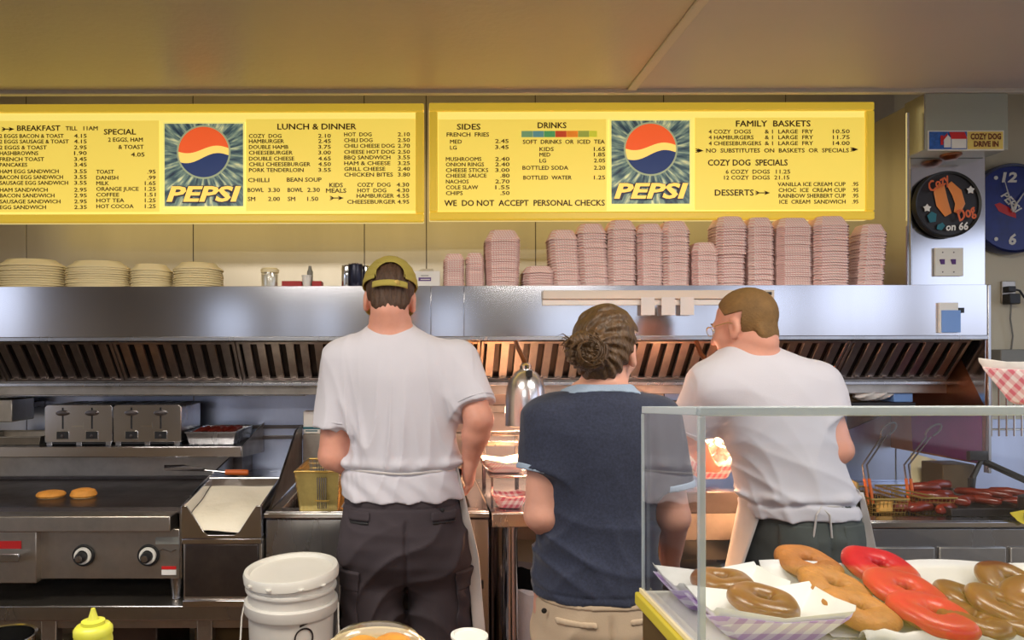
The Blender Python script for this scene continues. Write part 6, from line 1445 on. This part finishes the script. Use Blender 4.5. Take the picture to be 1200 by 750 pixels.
    for k in range(6):
        a0 = PI/2+k*PI/3+PI/6
        pts = [h.p(.0895*math.cos(b)*math.cos(a0), -.010+.110*math.cos(b)*math.sin(a0), .032+.1005*math.sin(b)) for b in [PI/2*i/10*.93+(.62 if math.sin(a0) < -.9 else 0)*(1-i/10) for i in range(11)]]; m_.tube(pts, .0011, 4)
    m_.build('crown_seam', M['cap'], cp)
    # ladle handle in the hand
    l = thing('tongs', tuple(RW), 'dark utensil handle held in the right hand of the man in the cap', 'utensil')
    MB().tube([Vector(RW)+Vector((-.035,.0,-.03)), Vector(RW)+Vector((-.04,.05,-.13)), Vector(RW)+Vector((-.045,.11,-.24))], [.008,.006,.005], 8).build('handle', M['black'], l)
    return t
# ---------------------------------------------------------------- woman in navy
def woman():
    d = 1.78; S = lambda px, py, dd=d: P(px, py, dd)
    t = thing('person', (XP(702, d), 1.78, .006), 'woman with a messy bun, navy ringer T-shirt and khaki trousers seen from behind', 'person')
    h = Head(S(711, 411, 1.80), -.62, .10, 0, .93)
    tor = smooth_secs(secs_px([(450,703,32,.066,.004),(459,702,38,.072,.000),(466,702,53,.082,0),(478,703,70,.088,-.004),(500,703,76,.102,-.004),(530,702,70,.108,0),(565,701,64.5,.105,.0),(600,700,63.5,.105,0),(640,698,67,.118,0),(668,697,71,.132,0),(689,697,73,.139,-.002)], d))
    hips = smooth_secs(secs_px([(655,697,62,.112,0),(675,697,66,.122,-.004),(690,697,69.5,.132,-.008),(720,698,73,.142,-.010),(750,698,73,.138,-.006),(775,698,66,.10,0),(792,698,48,.05,0)], d), 60)
    LS, RS = S(641,494), S(768,494); LE, LW = S(633,604,1.75), S(660,648,1.96); RE, RW = S(789,606,1.76), S(784,664,1.96)
    an = [(XP(670,d), 1.76, .09), (XP(728,d), 1.80, .09)]
    body = [(loft(tor, off=.010),'u',0), (loft(hips, off=.012),'u',.03), (rc(h.p(0,-.030,-.06), S(703,470,1.785), .049,.052),'u',.035)]+head_prims(h)
    body += [(rc(LS,LE,.046,.041),'u',.03),(rc(LE,LW,.040,.026),'u',.012),(rc(RS,RE,.046,.041),'u',.03),(rc(RE,RW,.040,.026),'u',.012)]
    body += hand_prims(LW, (.06,.09,-.02), (.2,0,-1), -1, curl=.5, k=.9)+hand_prims(RW, (.0,.1,-.03), (-.2,0,-1), 1, curl=.5, k=.9)
    body += legs_prims((XP(698,d), d), .075, .80, an, .080, .05, .035)
    for a in an: body.append((rc(a, (a[0], a[1]+.09, .033), .032, .026),'u',.02))
    bo = sdf_mesh('body', body, HR, M['skin3'], t); face_parts(h, bo, M['hair1'])
    hemL = S(627,551,1.76); nL = (Vector(LE)-Vector(LS)+Vector((-.03,0,-.02))).normalized(); hemR = S(785,571,1.77); nR = (Vector(RE)-Vector(RS)).normalized()
    f1 = fold(14, [(.45,.1,.9),(-.35,.2,.7),(.9,0,.2)], .010, 28, 1.2)
    def disp(x, y, z):
        w_ = np.exp(-((z-ZP(635,d))/.10)**2)
        drag = .008*(1-np.abs(np.sin((z*38+x*16)+1.2*np.sin(x*13+z*9))))**1.5*w_*1.1
        return f1(x,y,z)*(.15+.5*w_)+drag-.003*np.exp(-((z-ZP(681,d))/.004)**2)
    def neck(f3, hi, lo=None):
        f, a, b = f3; c0 = S(703,460); 
        g = lambda x, y, z: (z-c0.z)+.25*(y-d)
        return (lambda x, y, z: np.maximum(f(x,y,z), np.maximum(g(x,y,z)-hi, (lo-g(x,y,z)) if lo is not None else -1)), a, b)
    sl = lambda r, cut, off=0: [(rc(LS, LE, .068+off, .070+off, cut=cut[0]),'u',.045), (rc(RS, RE, .068+off, .064+off, cut=cut[1]),'u',.045)]
    sh_ = sdf_mesh('t_shirt', [(neck(loft(tor, off=-.004), -.006),'u',0)]+sl(0, [[(hemL,nL)],[(hemR,nR)]]), .0048, M['navy'], t, disp)
    sdf_mesh('neck_band', [(neck(loft(tor, off=-.006), .012, -.014),'u',0)], .003, M['ringer'], sh_)
    for (a, b, hm, n, r) in ((LS, LE, hemL, nL, .0715), (RS, RE, hemR, nR, .0675)):
        h0 = Vector(hm)-n*.012; h1 = Vector(hm)+n*.004
        sdf_mesh('sleeve_band', [(rc(a, b, .070, r, cut=[(tuple(h1), n), (tuple(h0), -n)]),'u',0)], .003, M['ringer'], sh_, pad=.01)
    legp = []
    for (hp, kn, a_) in (((XP(667,d),1.775,.70), (XP(666,d),1.79,.46), (XP(668,d),1.765,.09)), ((XP(729,d),1.775,.70), (XP(731,d),1.79,.46), (XP(730,d),1.80,.09))):
        legp += [(rc(hp, kn, .085, .075),'u',.045), (rc(kn, a_, .075, .070),'u',.02)]
    f2 = fold(21, [(.3,.2,.9),(-.5,.1,.8)], .006, 22)
    def disp2(x, y, z): return f2(x,y,z)*np.clip((ZP(690,d)-z)/.08,0,1)-.008*np.exp(-((x-XP(698,d))/.005)**2)*np.clip((ZP(697,d)-z)/.03,0,1)*(y < d)
    trp = [(cutz(loft(hips, off=-.002),ZP(662,d)),'u',0)]+legp
    tr = sdf_mesh('trousers', trp, .005, M['khaki'], t, disp2)
    for px0, px1, py0 in ((640,682,705),(718,758,702)):
        patch('pocket_welt', trp, .004, (XP(px0,d), XP(px1,d), ZP(py0+7,d), ZP(py0,d)), M['khaki'], tr, y1=d)
    patch('waistband', trp, .003, (XP(600,d), XP(800,d), ZP(694,d), ZP(684,d)), M['khaki'], tr)
    MB().lathe([(0,.003),(.006,.002),(.007,0)], P(637,716,d-.09), 12, rot=rotY).build('rivet', M['leather'], tr)
    for a in an: shoe(t, a)
    # hair: cap of hair, bun with twisted strands, loose ends
    def hx(dd, x, y, z): return np.maximum(np.maximum(np.maximum(dd, -(z+.088)), y-(.050+.45*z)), np.minimum(-(z-.020), y+.006))
    bc = h.p(-.045,-.105,.000)
    bcw = S(687, 412, 1.69)
    def dh(x, y, z):
        r1 = np.sqrt((x-bcw.x)**2+(z-bcw.z)**2)+1e-4; an_ = np.arctan2(z-bcw.z, x-bcw.x)
        return .0035*np.abs(np.sin(an_*7+r1*70+np.sin(z*40)))+.0018*np.sin(an_*23+r1*110)-.002
    hr = sdf_mesh('hair', [(h.ell((0,-.014,.030),(.088,.106,.100), hx),'u',0), (h.ell((0,-.060,-.045),(.062,.045,.052)),'u',.03), (ell(bcw+Vector((.0,.02,-.0)), (.048,.042,.046)),'u',.02), (ell(bcw+Vector((-.012,.0,.026)), (.030,.030,.022)),'u',.012), (ell(bcw+Vector((.030,.012,.022)), (.034,.030,.026)),'u',.014), (ell(bcw+Vector((.02,.01,-.022)), (.036,.030,.024)),'u',.012)], .0028, M['hair2'], t, dh)
    rr = random.Random(4); m_ = MB()
    for k in range(26):
        a0 = rr.uniform(0, 6.28); r0 = rr.uniform(.020, .046); pts = []
        for i in range(9): 
            a = a0+i*.22; q_ = r0*(1+.04*i); dep = -.026+.55*q_*q_/.05; pts.append(bcw+Vector((q_*math.cos(a), dep-.012, q_*math.sin(a)*.95)))
        m_.tube(pts, [.0008]+[.0022]*7+[.0006], 5)
    for k in range(9):
        z0 = rr.uniform(.0,.03); pts = [bcw+Vector((-.035,.0,z0)), bcw+Vector((-.050-rr.random()*.008,.0,z0+.008+rr.random()*.012)), bcw+Vector((-.056-rr.random()*.014,.004,z0+.004*k*.5))]; m_.tube(pts, [.0018,.0012,.0004], 4)
    m_.build('loose_strand', M['hair2'], hr)
    return t
# ---------------------------------------------------------------- man with cropped hair
def man_cropped():
    d = 2.20; S = lambda px, py, dd=d: P(px, py, dd)
    t = thing('person', (XP(935, d), 2.20, .006), 'man with cropped hair and glasses in a white T-shirt and apron, leaning left', 'person')
    h = Head(S(872, 383, 2.22), .68, .20, .05)
    tor = smooth_secs(secs_px([(404,880,22,.055,.03),(410,882,32,.066,.02),(418,886,50,.080,.01),(430,890,68,.094,.0),(450,893,76,.108,-.004),(475,900,70,.115,-.004),(505,910,61,.115,0),(540,920,58.5,.115,0),(565,928,58,.118,0),(585,933,62,.130,0),(601,936,65,.138,0)], d))
    hips = smooth_secs(secs_px([(578,934,57,.120,0),(600,938,60,.128,-.004),(625,939,61,.140,-.006),(655,940,62,.138,0),(676,942,56,.11,0),(692,945,44,.06,0)], d), 60)
    LS, RS = S(832,458), S(956,452); LE, LW = S(806,508,2.30), S(829,545,2.50); RE, RW = S(982,528,2.16), S(950,545,2.42)
    an = [(XP(912,d), 2.18, .10), (XP(980,d), 2.21, .10)]
    body = [(loft(tor, off=.012),'u',0), (loft(hips, off=.014),'u',.03), (rc(h.p(0,-.035,-.06), S(882,418,2.20), .060,.070),'u',.04)]+head_prims(h)
    body += [(rc(LS,LE,.050,.043),'u',.03),(rc(LE,LW,.041,.027),'u',.012),(rc(RS,RE,.050,.043),'u',.03),(rc(RE,RW,.042,.027),'u',.012)]
    body += hand_prims(LW, (.02,.06,-.03), (.3,0,1), 1, curl=.45)+hand_prims(RW, (-.05,.08,-.03), (0,0,-1), 1, curl=.5)
    body += legs_prims((XP(944,d), d), .085, .84, an, .08, .052, .04)
    for a in an: body.append((rc(a, (a[0], a[1]+.10, .035), .035, .028),'u',.02))
    bo = sdf_mesh('body', body, HR, M['skin2'], t); face_parts(h, bo, M['hair3'])
    hemR = S(981,487,2.18); nR = (Vector(RE)-Vector(RS)).normalized(); hemL = S(808,500,2.28); nL = (Vector(LE)-Vector(LS)).normalized()
    f1 = fold(33, [(.6,.2,.7),(-.8,.2,.5),(.2,0,.9)], .012, 27, 1.3)
    wa = ZP(585, d)
    def disp(x, y, z):
        k = np.exp(-((z-ZP(560,d))/.12)**2)
        drag = .007*(1-np.abs(np.sin((z*34+(x-1.2)*22)+1.3*np.sin(x*11+z*8))))**1.6*k
        tie = -.007*np.exp(-((z-wa-.006*np.sin(x*22))/.007)**2)+.008*np.exp(-((z-wa-.020)/.014)**2)*(1+.6*np.sin(x*60+2*np.sin(x*23)))
        return f1(x,y,z)*(.2+.6*k)+drag+tie
    c0 = np.array(S(880,406))
    def cutneck(f3):
        f, a, b = f3; return (lambda x, y, z: np.maximum(f(x,y,z), (z-c0[2])+.32*(y-2.23)+.12*(x-c0[0])), a, b)
    sh_ = sdf_mesh('t_shirt', [(cutneck(loft(tor, off=-.004)),'u',0), (rc(LS, LE, .078, .074, cut=[(hemL, nL)]),'u',.05), (rc(RS, RE, .073, .070, cut=[(hemR, nR)]),'u',.05)], .0048, M['tee'], t, disp)
    MB().tube([(c0[0]+.070*math.cos(a), 2.222+.068*math.sin(a), c0[2]-.004-.022*math.sin(a)-.006*math.cos(a)) for a in [2*PI*i/32 for i in range(32)]], .005, 6, closed=True).build('collar', M['tee'], sh_)
    for (a, b, c, r) in ((LS, LE, hemL, .0765), (RS, RE, hemR, .0725)):
        n = (Vector(b)-Vector(a)).normalized(); u = n.orthogonal().normalized(); v = n.cross(u); cc = Vector(a)+n*((Vector(c)-Vector(a)).dot(n)-.014); MB().tube([cc+u*r*math.cos(q_)+v*r*math.sin(q_) for q_ in [2*PI*i/28 for i in range(28)]], .0022, 5, closed=True).build('hem_stitch', M['tee'], sh_)
    legp = []
    for (hp, kn, a_) in (((XP(914,d),2.195,.78), (XP(912,d),2.205,.48), (XP(911,d),2.185,.10)), ((XP(969,d),2.195,.78), (XP(971,d),2.21,.48), (XP(979,d),2.215,.10))):
        legp += [(rc(hp, kn, .092, .088),'u',.045), (rc(kn, a_, .088, .080),'u',.02)]
    f2 = fold(41, [(.3,.2,.9),(-.5,.1,.8)], .008, 20)
    trp = [(cutz(loft(hips, off=-.002),ZP(580,d)),'u',0)]+legp
    tr = sdf_mesh('jeans', trp, .0055, M['jean'], t, lambda x, y, z: f2(x,y,z)*np.clip((ZP(600,d)-z)/.06,0,1)-.008*np.exp(-((x-XP(944,d))/.006)**2)*(y < d))
    for px0, px1 in ((892,928),(958,992)):
        patch('back_pocket', trp, .004, (XP(px0,d), XP(px1,d), ZP(646,d), ZP(606,d)), M['jean'], tr, y1=d)
    def ap(u, v):
        py = 572+v*250; z = ZP(py, d); k = min(1, v*2.2); tw = max(0, (.14-u)/.14); u2 = (max(u, .14)-.14)/.86; a = math.radians(-34+18*k+(180+68-36*k)*u2); cxx = XP(936, d); rl = (float(np.interp(572+v*250, [572,600,650,700,822], [61,64,68,72,80]))+1.5*math.sin(u*40)*v)*d/800+.004; ry = .140+.04*v+.006*math.sin(u*37+v*3)*v
        rx = rl if math.cos(a) > 0 else (62+24*min(1, v*2.2))*d/800; return (cxx+rx*math.cos(a)+tw*12*d/800*min(1, .2+v*2.5), d+ry*math.sin(a)-tw*.012, z)
    MB().grid(ap, 60, 24).build('apron', M['apron'], t, solid=.002)
    for s_ in (-1, 1):
        pts = [(XP(933,d)+s_*(.165)*math.cos(a)*1.0, d-.130*math.sin(a), wa+.004*math.sin(4*a)+(.004 if s_ > 0 else -.003)) for a in [PI/2*i/12 for i in range(13)]]; MB().tube(pts, .0035, 6).build('apron_string', M['apron'], t)
    for s_ in (-1, 1): MB().tube([(XP(933,d),d-.134,wa), (XP(933,d)+s_*.02,d-.146,wa-.02), (XP(933,d)+s_*.028,d-.142,wa-.09)], .003, 6).build('apron_string', M['apron'], t)
    for a in an: shoe(t, a)
    def hx(dd, x, y, z): return np.maximum(np.maximum(np.maximum(dd, -(z+.078)), y-(.050+.42*z-3.0*x*x)), np.minimum(-(z-.004), y+.022+.35*z))
    sdf_mesh('hair', [(h.ell((0,-.013,.031),(.0785,.0975,.0925), hx),'u',0), (h.ell((0,-.068,-.035),(.056,.028,.046), lambda dd, x, y, z: np.maximum(dd, -(z+.028))),'u',.012)], .0028, M['hair3'], t, lambda x, y, z: .0005*np.sin(x*500)*np.sin(z*500))
    # glasses
    g = MB()
    for s_ in (-1, 1):
        g.tube([h.p(s_*.033+.021*math.cos(a), .100-.006*abs(math.cos(a))*0, .002+.016*math.sin(a)) for a in [2*PI*i/20 for i in range(20)]], .0011, 5, closed=True)
        g.tube([h.p(s_*.054,.098,.006), h.p(s_*.072,.085,.008), h.p(s_*.083,.010,.008), h.p(s_*.083,-.008,.000)], .0013, 5)
    g.tube([h.p(-.012,.101,.006), h.p(0,.104,.009), h.p(.012,.101,.006)], .0011, 5)
    go = g.build('eyeglasses', M['brass_wire'], t)
    for s_ in (-1, 1): MB().add([h.p(s_*.033+.020*math.cos(a), .100, .002+.015*math.sin(a)) for a in [2*PI*i/20 for i in range(20)]], [tuple(range(20))]).build('lens', M['glass'], go)
    return t
man_cap(); woman(); man_cropped()
